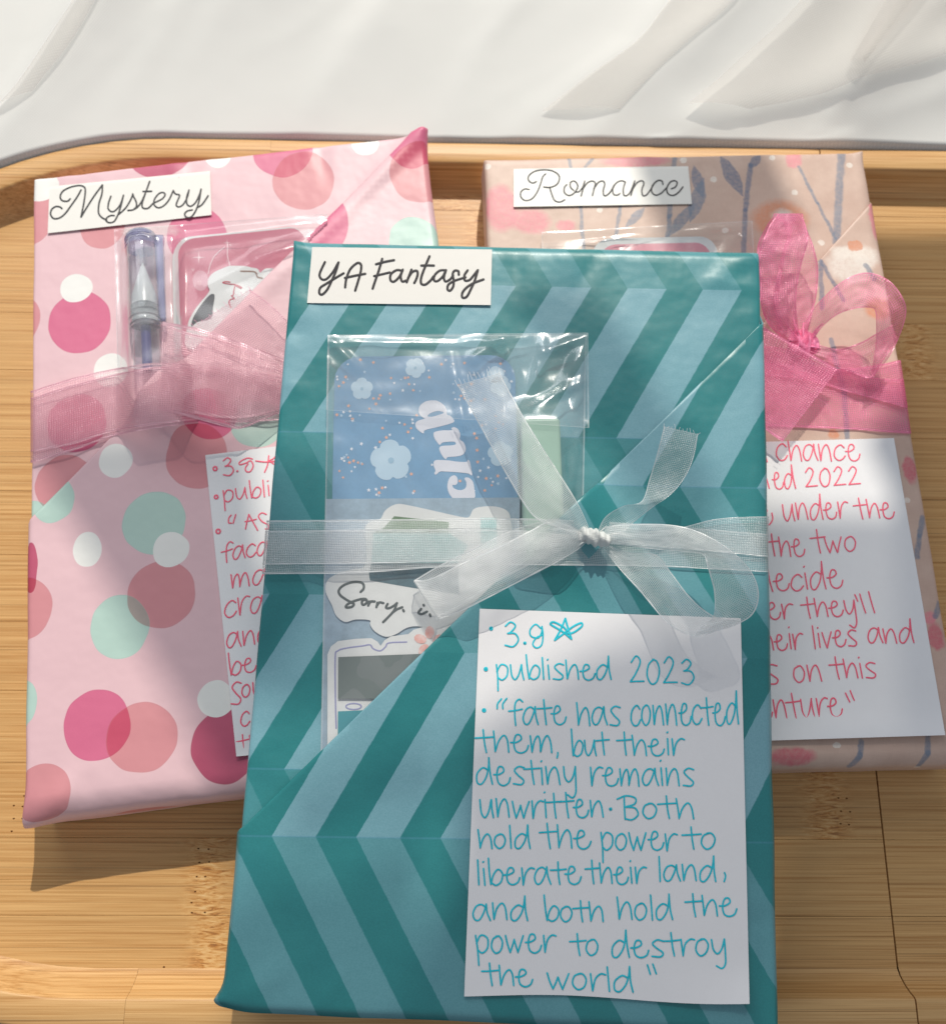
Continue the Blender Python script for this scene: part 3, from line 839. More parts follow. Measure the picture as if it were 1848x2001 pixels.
def lettering(name, groups, z, fn, width, mat, parent, h):
    mb = MB()
    for pts in groups:
        pts = [z(p) for p in pts]
        if len(pts) == 1: pts = [pts[0], (pts[0][0] + .6, pts[0][1] + .6)]
        stroke(mb, pts, width, fn, h=h)
    return mb.build(name, mat, parent)

# title labels ------------------------------------------------------------
zG = zoomed(180, 660, 2.64); zH = zoomed(2040, 650, 2.497); zI = zoomed(1220, 980, 2.4316)
MYSTERY = [
 [(265,352),(235,378),(180,370),(160,330),(185,275),(260,232),(350,212),(405,222),(425,262),(412,380),(380,545)],
 [(380,258),(340,330),(270,430),(210,510),(150,555),(90,560),(58,515),(70,465),(110,435),(155,438),(178,455)],
 [(380,545),(430,460),(520,320),(605,205)], [(605,205),(600,300),(570,400),(565,500),(600,550),(650,575)],
 [(695,325),(670,400),(668,460),(710,490),(760,460),(800,400),(828,315)], [(828,315),(800,430),(770,520),(730,590),(680,605),(645,585),(655,550),(695,530),(730,530)],
 [(780,515),(850,450),(900,370),(928,305)], [(925,300),(935,330),(960,380),(965,430),(930,468),(875,475)],
 [(930,468),(975,440),(1020,380),(1060,290),(1105,168)], [(1060,290),(1025,400),(1035,450),(1090,450),(1140,400)], [(1035,275),(1080,274),(1125,272)],
 [(1140,400),(1190,378),(1240,350),(1268,310),(1245,285),(1200,300),(1155,360),(1155,420),(1200,448),(1260,420),(1310,360),(1355,265)],
 [(1355,265),(1375,300),(1420,315),(1400,370),(1385,420),(1415,438),(1460,410),(1500,340),(1520,260)],
 [(1520,260),(1495,340),(1500,410),(1540,430),(1590,390),(1630,310),(1648,250)], [(1648,250),(1625,380),(1590,480),(1540,545),(1490,545),(1475,510),(1505,480),(1555,470)], [(1600,450),(1660,410),(1722,320)]]
ROMANCE = [
 [(262,185),(225,200),(185,175),(185,130),(240,85),(330,68),(420,78),(480,115),(492,160),(465,215),(400,243),(335,240)],
 [(355,108),(325,140),(300,220),(265,300),(215,360),(150,375),(108,340),(108,290),(145,260),(190,265)],
 [(395,245),(415,310),(445,375),(500,390),(545,368)],
 [(565,215),(540,250),(545,300),(590,325),(640,300),(675,240),(660,195),(630,180),(600,200),(605,245),(635,275)],
 [(650,290),(690,285),(725,240),(745,180)], [(745,180),(730,250),(708,330)], [(725,260),(770,200),(820,180),(850,200),(840,250),(822,325)],
 [(835,260),(880,195),(925,180),(945,210),(930,270),(935,320),(960,325),(1000,290),(1040,220)],
 [(1150,190),(1110,178),(1060,200),(1025,260),(1035,315),(1075,320),(1095,305)], [(1150,190),(1130,260),(1135,320),(1165,325),(1200,290),(1245,180)],
 [(1245,180),(1225,260),(1205,325)], [(1220,270),(1265,200),(1315,178),(1335,205),(1315,270),(1325,325),(1360,320),(1400,270),(1440,200)],
 [(1525,215),(1515,180),(1470,178),(1420,230),(1415,290),(1455,322),(1510,300),(1560,250)],
 [(1610,258),(1650,240),(1668,200),(1645,178),(1600,190),(1565,250),(1575,305),(1625,325),(1680,295),(1725,240)]]
FANTASY = [
 [(193,162),(160,230),(140,290),(165,330),(210,325),(270,260),(325,165)], [(325,165),(300,250),(260,340),(215,430),(165,478),(138,460),(150,410),(210,370),(290,320),(375,270)],
 [(390,408),(400,330),(440,230),(510,170),(545,190),(540,260),(515,350),(487,440)], [(388,315),(480,295),(585,275)],
 [(750,130),(715,250),(680,350),(657,420)], [(690,182),(770,160),(865,142)], [(672,298),(750,280),(825,262)],
 [(945,245),(890,240),(835,280),(830,335),(865,352),(920,300),(950,235)], [(950,235),(930,300),(945,350),(985,340)],
 [(1035,235),(1010,300),(988,358)], [(1000,320),(1040,260),(1085,245),(1095,280),(1080,330),(1062,365)],
 [(1210,105),(1170,200),(1130,310),(1130,370),(1170,380),(1220,340),(1250,300)], [(1130,195),(1190,193),(1252,195)],
 [(1370,240),(1310,245),(1260,290),(1255,340),(1290,345),(1340,300),(1370,240)], [(1370,240),(1350,310),(1365,350),(1410,330),(1440,290)],
 [(1495,285),(1490,250),(1455,245),(1435,280),(1445,340),(1440,400),(1410,440),(1385,425),(1395,380),(1450,345),(1520,322),(1560,310)],
 [(1580,242),(1550,290),(1555,340),(1600,335),(1640,290),(1680,240)], [(1680,240),(1650,340),(1610,430),(1570,500),(1530,505),(1530,460),(1570,410),(1640,365),(1735,330)]]
def title(corners, z, groups, fn, width, mat_ink, parent, tone):
    cc = [z(c) for c in corners]
    lab = card("title_label", cc, fn, parent, M_LABEL, 0.18, 0.10)
    lab["label"] = tone
    lettering("lettering", groups, z, fn, width, mat_ink, lab, 0.42)
fnF = lambda x, y, h: FRONT.at(x, y, h + .3)
fnL = lambda x, y, h: LEFT.at(x, y, h + .3)
fnR = lambda x, y, h: RIGHT.at(x, y, h + .3)
title([(70,18),(1818,42),(1805,582),(20,562)], zI, FANTASY, fnF, 0.66, M_LABEL_INK, front, "cream label lettered YA Fantasy in thick black brush script")

# handwriting -------------------------------------------------------------
GL = {
 'a': (.88, [[(.62,.85),(.42,1.0),(.18,.85),(.04,.4),(.14,.04),(.34,.06),(.54,.5),(.66,1.02)],[(.66,1.02),(.70,.5),(.84,.0)]]),
 'b': (.80, [[(.04,1.65),(.10,.8),(.18,.04)],[(.18,.04),(.30,.62),(.52,.96),(.74,.70),(.68,.2),(.44,-.02),(.24,.10)]]),
 'c': (.70, [[(.62,.82),(.42,1.0),(.14,.76),(.05,.3),(.24,.0),(.48,.04),(.66,.28)]]),
 'd': (.90, [[(.60,.88),(.36,1.0),(.08,.62),(.08,.1),(.28,.0),(.52,.42),(.64,1.0),(.68,1.6)],[(.68,1.6),(.72,.7),(.82,.0)]]),
 'e': (.84, [[(.0,.60),(.26,.62),(.48,.80),(.42,1.04),(.24,1.02),(.15,.6),(.22,.14),(.46,-.02),(.70,.12),(.80,.42)]]),
 'f': (.66, [[(.70,1.36),(.50,1.5),(.30,1.25),(.26,.6),(.30,-.05)],[(-.06,.80),(.28,.84),(.66,.92)]]),
 'h': (.82, [[(.04,1.28),(.10,.6),(.14,.04)],[(.14,.04),(.28,.66),(.50,1.0),(.66,.72),(.74,.0)]]),
 'i': (.28, [[(.10,.98),(.16,.0)],[(.07,1.36),(.10,1.40)]]),
 'l': (.30, [[(.08,1.55),(.16,.0)]]),
 'm': (1.14,[[(.04,1.0),(.12,.04)],[(.12,.04),(.22,.7),(.38,.98),(.47,.66),(.50,.06)],[(.50,.06),(.62,.7),(.80,1.0),(.94,.62),(1.0,.0)]]),
 'n': (.84, [[(.04,1.02),(.12,.03)],[(.12,.03),(.24,.66),(.46,1.0),(.62,.72),(.72,.0)]]),
 'o': (.72, [[(.36,.98),(.12,.80),(.05,.34),(.25,.0),(.50,.16),(.60,.60),(.46,.94),(.28,.96)]]),
 'p': (.78, [[(.06,1.02),(.14,.2),(.18,-.78)],[(.10,.55),(.32,1.02),(.64,.84),(.64,.26),(.38,-.04),(.17,.12)]]),
 'r': (.66, [[(.05,1.02),(.14,.0)],[(.14,.0),(.24,.7),(.46,1.02),(.66,.98)]]),
 's': (.70, [[(.62,.98),(.36,1.06),(.14,.84),(.32,.55),(.60,.24),(.48,.0),(.10,.04)]]),
 't': (.66, [[(.28,1.42),(.33,.6),(.40,.0)],[(-.08,.90),(.28,.92),(.70,.96)]]),
 'u': (.86, [[(.05,1.02),(.12,.3),(.30,.0),(.50,.36),(.64,1.02)],[(.64,1.02),(.67,.5),(.76,.0)]]),
 'v': (.70, [[(.05,1.02),(.18,.45),(.32,.0)],[(.32,.0),(.46,.55),(.62,1.02)]]),
 'w': (1.0, [[(.03,1.02),(.12,.5),(.25,.02)],[(.25,.02),(.36,.4),(.46,.78)],[(.46,.78),(.54,.4),(.64,.02)],[(.64,.02),(.76,.5),(.90,1.02)]]),
 'y': (.80, [[(.05,1.02),(.12,.42),(.30,.12),(.50,.42),(.62,1.02)],[(.62,1.02),(.66,.1),(.66,-.5),(.50,-.80),(.26,-.62)]]),
 '3': (.80, [[(.10,1.26),(.32,1.5),(.52,1.28),(.36,.92),(.20,.80)],[(.20,.80),(.52,.78),(.66,.40),(.44,.0),(.10,.08)]]),
 '2': (.80, [[(.10,1.14),(.32,1.5),(.52,1.18),(.32,.52),(.08,.04)],[(.08,.04),(.34,.06),(.70,.08)]]),
 '0': (.74, [[(.36,1.42),(.12,1.1),(.06,.5),(.24,.02),(.50,.16),(.62,.8),(.50,1.30),(.32,1.42)]]),
 'B': (.90, [[(.16,1.5),(.18,.7),(.22,.0)],[(-.12,1.30),(.24,1.52),(.62,1.36),(.60,1.0),(.22,.80)],[(.22,.80),(.62,.72),(.74,.30),(.50,-.02),(.22,.04)]]),
}
def word(mb, text, x0, b0, x1, b1, xh, z, fn, width, h=.4, slant=0.0, rnd=None):
    adv = sum(GL[c][0] for c in text); last = GL[text[-1]]
    ext = adv - last[0] + max(p[0] for s in last[1] for p in s)
    k = (x1 - x0) / ext; x = 0.0
    rnd = rnd or random.Random(text + str(x0))
    for c in text:
        w, strokes = GL[c]; jy = rnd.uniform(-.04, .04) * xh; js = rnd.uniform(.95, 1.06); sh = rnd.uniform(-.03, .03)
        for s in strokes:
            pts = []
            for (gx, gy) in s:
                X = x0 + (x + gx) * k; t = (X - x0) / (x1 - x0)
                Y = b0 + (b1 - b0) * t - gy * js * xh + jy
                X += (slant + sh) * gy * xh
                X += rnd.uniform(-.008, .008) * xh; Y += rnd.uniform(-.008, .008) * xh
                pts.append(z((X, Y)))
            stroke(mb, pts, width, fn, h=h)
        x += w
def ring(mb, x, y, r, z, fn, width, h=.4):
    pts = [z((x + r * math.cos(a), y + r * math.sin(a))) for a in [i * math.pi / 3 for i in range(7)]]
    stroke(mb, pts, width, fn, h=h)

zA = zoomed(1800, 2400, 1.4215); zB = zoomed(1800, 3200, 1.4215); zC = zoomed(3000, 1700, 2.3601); zD = zoomed(3000, 2350, 2.3601)
zE = zoomed(820, 1760, 2.8575); zF = zoomed(820, 2400, 2.8575)
# front note card
c_lab = "white card handwritten in teal marker, lying on the teal book below the white bow"
cf = [zA((168, 50)), zA((1652, 104)), zB((1702, 1154)), zB((80, 1112))]
nc = thing("note_card", FRONT.at(1190, 1580, .6), c_lab, "note card", "handwritten note cards")
def curlF(s, t): return 1.6 * (max(0, t - .90) / .10) ** 1.6 * (max(0, s - .66) / .34) ** 1.3 + .5 * max(0, s - .95) * 20 * max(0, t - .8) * 5
sheet_ = card("card_sheet", cf, on_front, nc, M_WHITE, .28, .10, curlF, 30, 5.0)
mb = MB(); wd = 0.41
def W(*a): word(mb, *a, fn=on_front, width=wd, h=.52)
for (t, a) in [("3", (300, 265, 388, 265, 94)), ("published", (255, 452, 915, 452, 84)), ("2023", (1015, 472, 1385, 482, 96)), ("fate", (340, 706, 660, 706, 96)), ("has", (715, 712, 965, 712, 100)),
               ("connected", (1025, 712, 1640, 708, 112)), ("them", (155, 870, 578, 868, 92)), ("but", (683, 888, 905, 884, 90)), ("their", (955, 882, 1330, 882, 92)), ("destiny", (145, 1050, 715, 1050, 96)),
               ("remains", (790, 1058, 1385, 1056, 98)), ("unwritten", (165, 1240, 870, 1236, 98)), ("Both", (965, 1245, 1385, 1245, 92))]:
    W(t, *a, zA)
for (t, a) in [("hold", (155, 275, 455, 278, 84)), ("the", (520, 278, 800, 278, 98)), ("power", (850, 285, 1290, 288, 98)), ("to", (1330, 280, 1505, 278, 92)), ("liberate", (145, 484, 745, 480, 92)),
               ("their", (775, 478, 1115, 475, 92)), ("land", (1175, 465, 1510, 462, 92)), ("and", (125, 685, 440, 685, 90)), ("both", (530, 692, 870, 690, 86)), ("hold", (945, 682, 1265, 680, 94)), ("the", (1345, 665, 1630, 662, 94)),
               ("power", (140, 870, 600, 868, 96)), ("to", (690, 885, 840, 885, 88)), ("destroy", (915, 898, 1565, 885, 94)), ("the", (190, 1060, 470, 1058, 92)), ("world", (550, 1075, 1040, 1094, 92))]:
    W(t, *a, zB)
def S(z, *groups, w=None):
    for g in groups: stroke(mb, [z(p) for p in g], w or wd, on_front, h=.52)
S(zA, [(515,160),(485,138),(455,170),(460,205),(500,215),(520,185),(522,150)], [(522,150),(528,200),(520,255),(490,272),(470,250),(490,215),(520,200)])   # 8
S(zA, [(655,105),(630,165),(595,228)], [(655,105),(672,165),(690,222)], [(595,228),(640,195),(700,150),(745,130),(748,150),(700,185),(660,190)], [(690,222),(640,180),(590,150),(570,135),(590,125),(640,150),(665,175)], w=.5)
S(zB, [(1122,940),(1138,992)], [(1152,935),(1172,990)], [(1560,415),(1566,435),(1558,465)])
S(zA, [(292,562),(270,590),(268,618)], [(322,560),(300,590),(300,618)], [(612,868),(612,880),(608,898)])
for (x, y, r) in [(233,162,5),(203,393,6),(193,628,6),(425,245,3),(912,1190,3)]: ring(mb, x, y, r, zA, on_front, .62, .5)
mb.build("handwriting", M_TEAL_INK, nc)

# ---------------------------------------------------------------- left book
LC = [(66, 348), (824, 262), (980, 1483), (55, 1600)]
lw = Wrap(LEFT, LC, 19.7, (1.0, 1.1, 1.1, 5.5), 21.0, 0.38)
lw.cre = edge_creases(lw, 24, random.Random(8)) + [(0, lw.H + 4, 16, lw.H - 12, .9, 4.5), (lw.W + 1, -1, lw.W - 22, 20, .7, 4), (62, lw.H - 2, 70, lw.H - 12, -.5, 3), (46, lw.H, 42, lw.H - 10, -.45, 3), (64, 128, 70, 126, -.35, 2.4), (66, 139, 72, 137, -.3, 2.4), (65, 148, 71, 146, -.3, 2.2)]
lw.tips = [(0, lw.H + 1, (-1.8, 1.6), 11, 0.0), (lw.W, 0, (.8, -1.2), 9, 1.2)]
left = thing("wrapped_book", (-60, 110, 0), "pink wrapped book with round rose, mint and white spots, on the left", "wrapped book", "paper wrapped books on the tray")
DB = [(80,362,34,30,'white'),(60,420,44,58,'salmon'),(200,440,44,46,'salmon'),(312,290,66,58,'rose'),(384,460,58,56,'pink'),(425,302,27,25,'white'),(552,292,58,54,'pink'),(593,352,60,58,'salmon'),(713,278,27,25,'white'),
      (149,562,32,27,'white'),(156,629,61,61,'pink'),(48,622,30,42,'salmon'),(216,722,33,33,'white'),(150,826,58,58,'pink'),(127,946,58,58,'salmon'),(60,1010,36,32,'mint')]
DF = [(820,340,58,58,'salmon'),(800,285,45,46,'pink'),(636,440,46,58,'pink'),(808,472,48,48,'mint'),(228,902,33,33,'white'),(387,896,61,61,'salmon'),(415,816,52,50,'pink'),(505,832,52,46,'mint'),(105,978,42,46,'mint'),(303,1023,62,62,'mint'),
      (172,1074,28,34,'white'),(335,1076,36,35,'white'),(316,1163,67,67,'salmon'),(236,1227,58,63,'mint'),(50,1190,54,62,'salmon'),(45,1375,28,48,'mint'),(192,1418,65,71,'pink'),(279,1442,70,70,'salmon'),(424,1367,36,36,'white'),(441,1458,66,72,'rose'),
      (88,1545,54,52,'salmon'),(275,1608,62,20,'salmon'),(520,1250,60,60,'mint'),(62,1110,14,50,'rose')]
M_SPOTB = spot_paper("spotted_paper", LEFT, DB); M_SPOTF = spot_paper("spotted_paper_flap", LEFT, DF)
lw.sheet("wrapping_paper", M_SPOTB, left)
cutL = (lw.inv(LEFT.at(800, 268)), lw.inv(LEFT.at(60, 1018)))
_la, _lb = Vector((*cutL[0], 0)), Vector((*cutL[1], 0)); _ld = nrm(_lb - _la); _ln = Vector((_ld.y, -_ld.x, 0)); _ln = _ln if _ln.dot(Vector((1, 1, 0))) > 0 else -_ln
def flap_offL(a, b):
    q = Vector((a, b, 0)) - _la; s = max(0.0, q.dot(_ln)); l = q.dot(_ld) / (_lb - _la).length
    ridge = 1.0 * math.exp(-((s - 2.5) / 2.0) ** 2) * (l < .6)
    return 0.80 + (2.4 * math.exp(-((l - 0.52) / 0.28) ** 4) + 6.8 * math.exp(-((l - 0.69) / 0.055) ** 4)) * math.exp(-(s / 16.0) ** 1.3) + ridge * .5
lw.sheet("paper_flap", M_SPOTF, left, cut=cutL, offs=flap_offL)
def on_left(x, y, h=0.0):
    w = LEFT.at(x, y, 1.0); a, b = lw.inv(w - LEFT.n)
    side = (Vector((a, b, 0)) - _la).dot(_ln); k = 1.0 / (1 + math.exp(-max(-30, min(30, side))))
    return LEFT.at(x, y, .3 + k * flap_offL(a, b) + h)
title([(48,225),(1742,60),(1758,525),(28,718)], zG, MYSTERY, fnL, 0.52, M_LABEL_INK2, left, "cream label lettered Mystery in looping black script")
lcard = thing("note_card", LEFT.at(560, 1180, .5), "white card handwritten in pink marker, half under the teal book on the spotted book", "note card", "handwritten note cards")
cl = [zE((2, 172)), (815, 838), (905, 1436), zF((358, 1790))]
card("card_sheet", cl, on_left, lcard, M_WHITE, .28, .05, lambda s, t: .5 * max(0, .1 - s) * 10 * max(0, t - .93) * 14, 16)
mb = MB(); wd = .40
def WL(t, a, z): word(mb, t, *a, z=z, fn=on_left, width=wd, h=.46)
for t, a in [("3", (190, 410, 325, 405, 128)), ("published", (195, 705, 1345, 565, 128)), ("faca", (195, 1395, 735, 1300, 150)), ("ma", (290, 1705, 715, 1640, 158))]: WL(t, a, zE)
for t, a in [("cran", (215, 210, 860, 90, 185)), ("and", (240, 548, 760, 470, 165)), ("bea", (262, 872, 760, 790, 155)), ("s", (280, 1205, 410, 1190, 235)), ("ou", (415, 1120, 660, 1085, 150)), ("c", (400, 1440, 510, 1430, 175)), ("th", (372, 1745, 640, 1700, 135))]: WL(t, a, zF)
def SL(z, *g, w=None):
    for q in g: stroke(mb, [z(p) for p in q], w or wd, on_left, h=.46)
SL(zE, [(540,215),(480,205),(395,250),(400,280),(470,260),(520,235),(550,290),(520,355),(475,360),(460,320),(490,270)], [(580,238),(690,250),(800,240)], [(728,178),(715,280),(680,368)], [(735,235),(780,210),(830,165)], [(740,245),(780,270),(820,295)],
   [(298,858),(272,890),(270,945),(300,950)], [(350,852),(335,900),(320,952)], [(500,850),(480,930),(462,1015)], [(500,850),(550,940),(600,1030)], [(458,932),(520,922),(585,905)], [(700,850),(650,832),(610,870),(650,930),(720,970),(725,1010),(690,1015)])
for x, y, r in [(115,325,22),(127,650,20),(150,1043,24),(368,355,4)]: ring(mb, x, y, r, zE, on_left, .5, .46)
mb.build("handwriting", M_PINK_INK, lcard)

# ---------------------------------------------------------------- right book
RC_ = [(946, 310), (1684, 297), (1886, 1490), (1000, 1510)]
rw = Wrap(RIGHT, RC_, 19.7, (1.0, 1.1, 1.1, 3.5), 41.0, 0.28)
rw.cre = edge_creases(rw, 18, random.Random(12))
rw.tips = [(rw.W, 0, (.5, -.8), 6, .5)]
right = thing("wrapped_book", (75, 110, 0), "peach wrapped book with brushed flowers and blue stems, on the right of the tray", "wrapped book", "paper wrapped books on the tray")
zO = zoomed(1900, 580, 1.155)
def BO(x, y, rx, ry, t, s, z=zO, k=1.155): q = z((x, y)); return (q[0], q[1], rx / (k * 2.047), ry / (k * 2.047), t, s)
def LO(pts, w, t, z=zO): 
    q = [z(p) for p in pts]; return [(a[0], a[1], b[0], b[1], w, t) for a, b in zip(q, q[1:])]
blobsB = [BO(120,290,75,105,'pink',.16),BO(255,350,90,55,'pink',.22),BO(420,372,45,26,'pink',.25),BO(740,72,150,28,'pink',.2),BO(1470,62,36,46,'pink',.15),BO(1410,345,125,88,'orange',.18),BO(1420,330,45,30,'white',.4)]
blobsB += [BO(x, y, 15, 13, 'white', .04) for x, y in [(58,98),(575,300),(1100,160),(962,68),(1475,218),(1730,92),(1372,58),(1597,452),(1155,395),(240,250)]]
linesB = LO([(430,50),(485,260),(505,520)],7,'blue')+LO([(672,270),(645,460)],7,'blue')+LO([(922,40),(898,330),(885,470)],9,'blue')+LO([(1008,92),(1052,250)],24,'deep')+LO([(1058,150),(990,360)],30,'blue')+LO([(1020,260),(885,430)],22,'blue')+LO([(1130,45),(1240,240)],30,'deep')\
   +LO([(1270,90),(1248,300),(1238,520)],10,'deep')+LO([(1320,45),(1262,110)],20,'deep')+LO([(785,285),(690,385)],18,'blue')+LO([(1692,40),(1668,450)],15,'blue')+LO([(1495,100),(1580,270),(1665,430)],6,'blue')+LO([(545,60),(500,110)],6,'blue')
blobsF = [BO(1720,560,95,75,'white',.25),BO(1800,520,60,50,'white',.25),BO(1690,500,50,30,'white',.3),BO(1752,468,32,26,'orange',.06),BO(1838,350,22,85,'pink',.2),BO(1860,760,60,50,'orange',.2),BO(1700,1000,80,60,'pink',.2)]
blobsF += [BO(1500,430,60,130,'red',.2,zC,2.36),BO(780,95,50,45,'orange',.2,zC,2.36),BO(1740,470,75,120,'red',.2,zD,2.36),BO(1690,300,60,60,'pink',.2,zD,2.36),BO(380,1590,220,80,'red',.2,zD,2.36),BO(1475,715,28,26,'white',.05,zC,2.36),BO(810,1490,40,28,'white',.05,zD,2.36),BO(1620,1720,30,26,'white',.05,zD,2.36)]
linesF = LO([(1592,540),(1600,760)],9,'deep')+LO([(1596,545),(1700,720)],8,'deep')+LO([(1640,900),(1700,1150),(1720,1400)],9,'blue')+LO([(1800,560),(1840,620)],10,'blue')+LO([(1615,880),(1590,1050),(1560,1250)],10,'blue',zC)+LO([(1045,1460),(1025,1580),(960,1680)],9,'blue',zD)+LO([(1665,1400),(1665,1560),(1620,1680)],9,'blue',zD)+LO([(1780,150),(1740,280)],10,'blue',zD)
rw.sheet("wrapping_paper", floral_paper("floral_paper", RIGHT, blobsB, linesB), right)
cutR = (rw.inv(RIGHT.at(1702, 397)), rw.inv(RIGHT.at(1440, 690)))
_ra, _rb = Vector((*cutR[0], 0)), Vector((*cutR[1], 0)); _rd = nrm(_rb - _ra); _rn = Vector((_rd.y, -_rd.x, 0)); _rn = _rn if _rn.dot(Vector((1, 1, 0))) > 0 else -_rn
rw.sheet("paper_flap", floral_paper("floral_paper_flap", RIGHT, blobsF, linesF), right, cut=cutR, offs=lambda a, b: .55)
on_right = lambda x, y, h=0.0: RIGHT.at(x, y, 0.75 + h)
title([(35,60),(1778,34),(1815,412),(35,440)], zH, ROMANCE, fnR, 0.44, M_LABEL_INK2, right, "cream label lettered Romance in thin looping script")
rcard = thing("note_card", RIGHT.at(1600, 1150, .5), "white card handwritten in pink marker, under the pink bow on the floral book", "note card", "handwritten note cards")
card("card_sheet", [(1330, 868), zC((1356, 122)), zD((1842, 1395)), (1360, 1452)], on_right, rcard, M_WHITE, .28, .08, lambda s, t: 1.5 * max(0, t - .93) / .07 * (0.4 + .6 * s), 20)
mb = MB(); wd = .42
def WR(t, a, z): word(mb, t, *a, z=z, fn=on_right, width=wd, h=.50, slant=-.08)
for t, a in [("chance", (245, 338, 1040, 332, 148)), ("ed", (215, 605, 430, 600, 140)), ("2022", (515, 585, 1040, 565, 118)), ("under", (305, 902, 930, 880, 146)), ("the", (1000, 885, 1365, 875, 142)), ("the", (170, 1240, 520, 1232, 150)), ("two", (590, 1212, 1000, 1192, 150)), ("decide", (60, 1575, 880, 1535, 155))]: WR(t, a, zC)
for t, a in [("er", (160, 302, 410, 295, 140)), ("they", (500, 290, 1000, 262, 142)), ("heir", (110, 602, 505, 575, 140)), ("lives", (590, 575, 1010, 545, 138)), ("and", (1110, 530, 1545, 515, 142)), ("s", (130, 912, 270, 905, 168)), ("on", (410, 900, 675, 885, 160)), ("this", (770, 862, 1190, 852, 145)), ("enture", (80, 1252, 875, 1212, 165))]: WR(t, a, zD)
def SR(z, *g):
    for q in g: stroke(mb, [z(p) for p in q], wd, on_right, h=.5)
SR(zC, [(105,160),(130,240),(160,345)], [(130,480),(155,510),(180,595)], [(120,800),(150,790),(155,820),(120,840)], [(205,830),(212,890),(180,940),(150,930)])
SR(zD, [(988,68),(1002,98),(1015,128)], [(1035,62),(1060,150),(1090,240)], [(1118,40),(1145,140),(1175,238)], [(900,998),(920,1040),(940,1080)], [(945,975),(962,1020),(982,1065)], [(150,240),(165,340)])
mb.build("handwriting", M_PINK_INK, rcard)
fF = lambda x, y, h=0.0: FRONT.at(x, y, h)
fL = lambda x, y, h=0.0: LEFT.at(x, y, h)
# ================================================================ clear bags and what they hold
def film_mat(name, gloss=0.55, haze=0.05, tint=(0.985, 0.99, 0.99), bscale=0.10, bstr=0.28):
    nt = NT(name); o = nt.coord('Object'); uv = nt.coord('UV')
    mm = nt.map(o, (1000,)*3)
    n1 = nt.noise(nt.map(mm, (bscale, bscale * .6, bscale)), 1.0, 3, .55, 1.2)
    n2 = nt.n('ShaderNodeTexNoise'); n2.noise_type = 'RIDGED_MULTIFRACTAL'; nt.set(n2.inputs['Vector'], nt.map(mm, (.06, .045, .06))); n2.inputs['Scale'].default_value = 1.0; n2.inputs['Detail'].default_value = 3
    bn = nt.bump(n2.outputs[0], bstr * .5, 0.002, nt.bump(n1, bstr, 0.0006))
    sep = nt.n('ShaderNodeSeparateXYZ'); nt.set(sep.inputs[0], uv)
    ex = nt.math('MINIMUM', sep.outputs[0], nt.math('SUBTRACT', 1.0, sep.outputs[0])); ey = nt.math('MINIMUM', sep.outputs[1], nt.math('SUBTRACT', 1.0, sep.outputs[1]))
    em = nt.math('MINIMUM', ex, ey)
    edge = nt.rng(em, 0.003, 0.0075, 0.22, 0.0)
    lw_ = nt.n('ShaderNodeLayerWeight'); lw_.inputs[0].default_value = 0.5; nt.set(lw_.inputs['Normal'], bn); frv = nt.math('MULTIPLY_ADD', nt.math('POWER', lw_.outputs['Facing'], 4.0), .9, .055)
    tp = nt.n('ShaderNodeBsdfTransparent'); tp.inputs[0].default_value = (*tint, 1)
    gl = nt.n('ShaderNodeBsdfGlossy'); gl.inputs[0].default_value = (1, 1, 1, 1); gl.inputs['Roughness'].default_value = 0.21; nt.set(gl.inputs['Normal'], bn)
    df = nt.n('ShaderNodeBsdfDiffuse'); df.inputs[0].default_value = (.93, .95, .96, 1)
    m1 = nt.n('ShaderNodeMixShader'); nt.set(m1.inputs[0], nt.math('ADD', haze, edge)); nt.set(m1.inputs[1], tp.outputs[0]); nt.set(m1.inputs[2], df.outputs[0])
    m2 = nt.n('ShaderNodeMixShader'); nt.set(m2.inputs[0], nt.math('MINIMUM', 0.8, nt.math('MULTIPLY', frv, gloss * 2.5))); nt.set(m2.inputs[1], m1.outputs[0]); nt.set(m2.inputs[2], gl.outputs[0])
    return nt.finish(m2.outputs[0])
M_FILM = film_mat("clear_film")
def creases(lst):
    def f(x, y):
        h = 0.0
        for (x0, y0, x1, y1, A, w) in lst:
            dx, dy = x1 - x0, y1 - y0; L = dx * dx + dy * dy
            t = max(0, min(1, ((x - x0) * dx + (y - y0) * dy) / L)); d = math.hypot(x - x0 - dx * t, y - y0 - dy * t)
            h += A * max(0, 1 - d / w) * (0.25 + .75 * math.sin(math.pi * (0.08 + .84 * t)))
        return h
    return f
def bag_sheet(name, parent, corners, fn, hf, n=70, m=60, mat=None):
    a, b, c, d = [Vector(q) for q in corners]
    mb = MB(); rows = []; uvs = []
    for i in range(m + 1):
        t = i / m; r = []; u = []
        for j in range(n + 1):
            s = j / n; q = a * (1 - s) * (1 - t) + b * s * (1 - t) + c * s * t + d * (1 - s) * t
            r.append(fn(q.x, q.y, hf(q.x, q.y))); u.append((s, t))
        rows.append(r); uvs.append(u)
    mb.grid(rows, uvs); return mb.build(name, mat or M_FILM, parent)

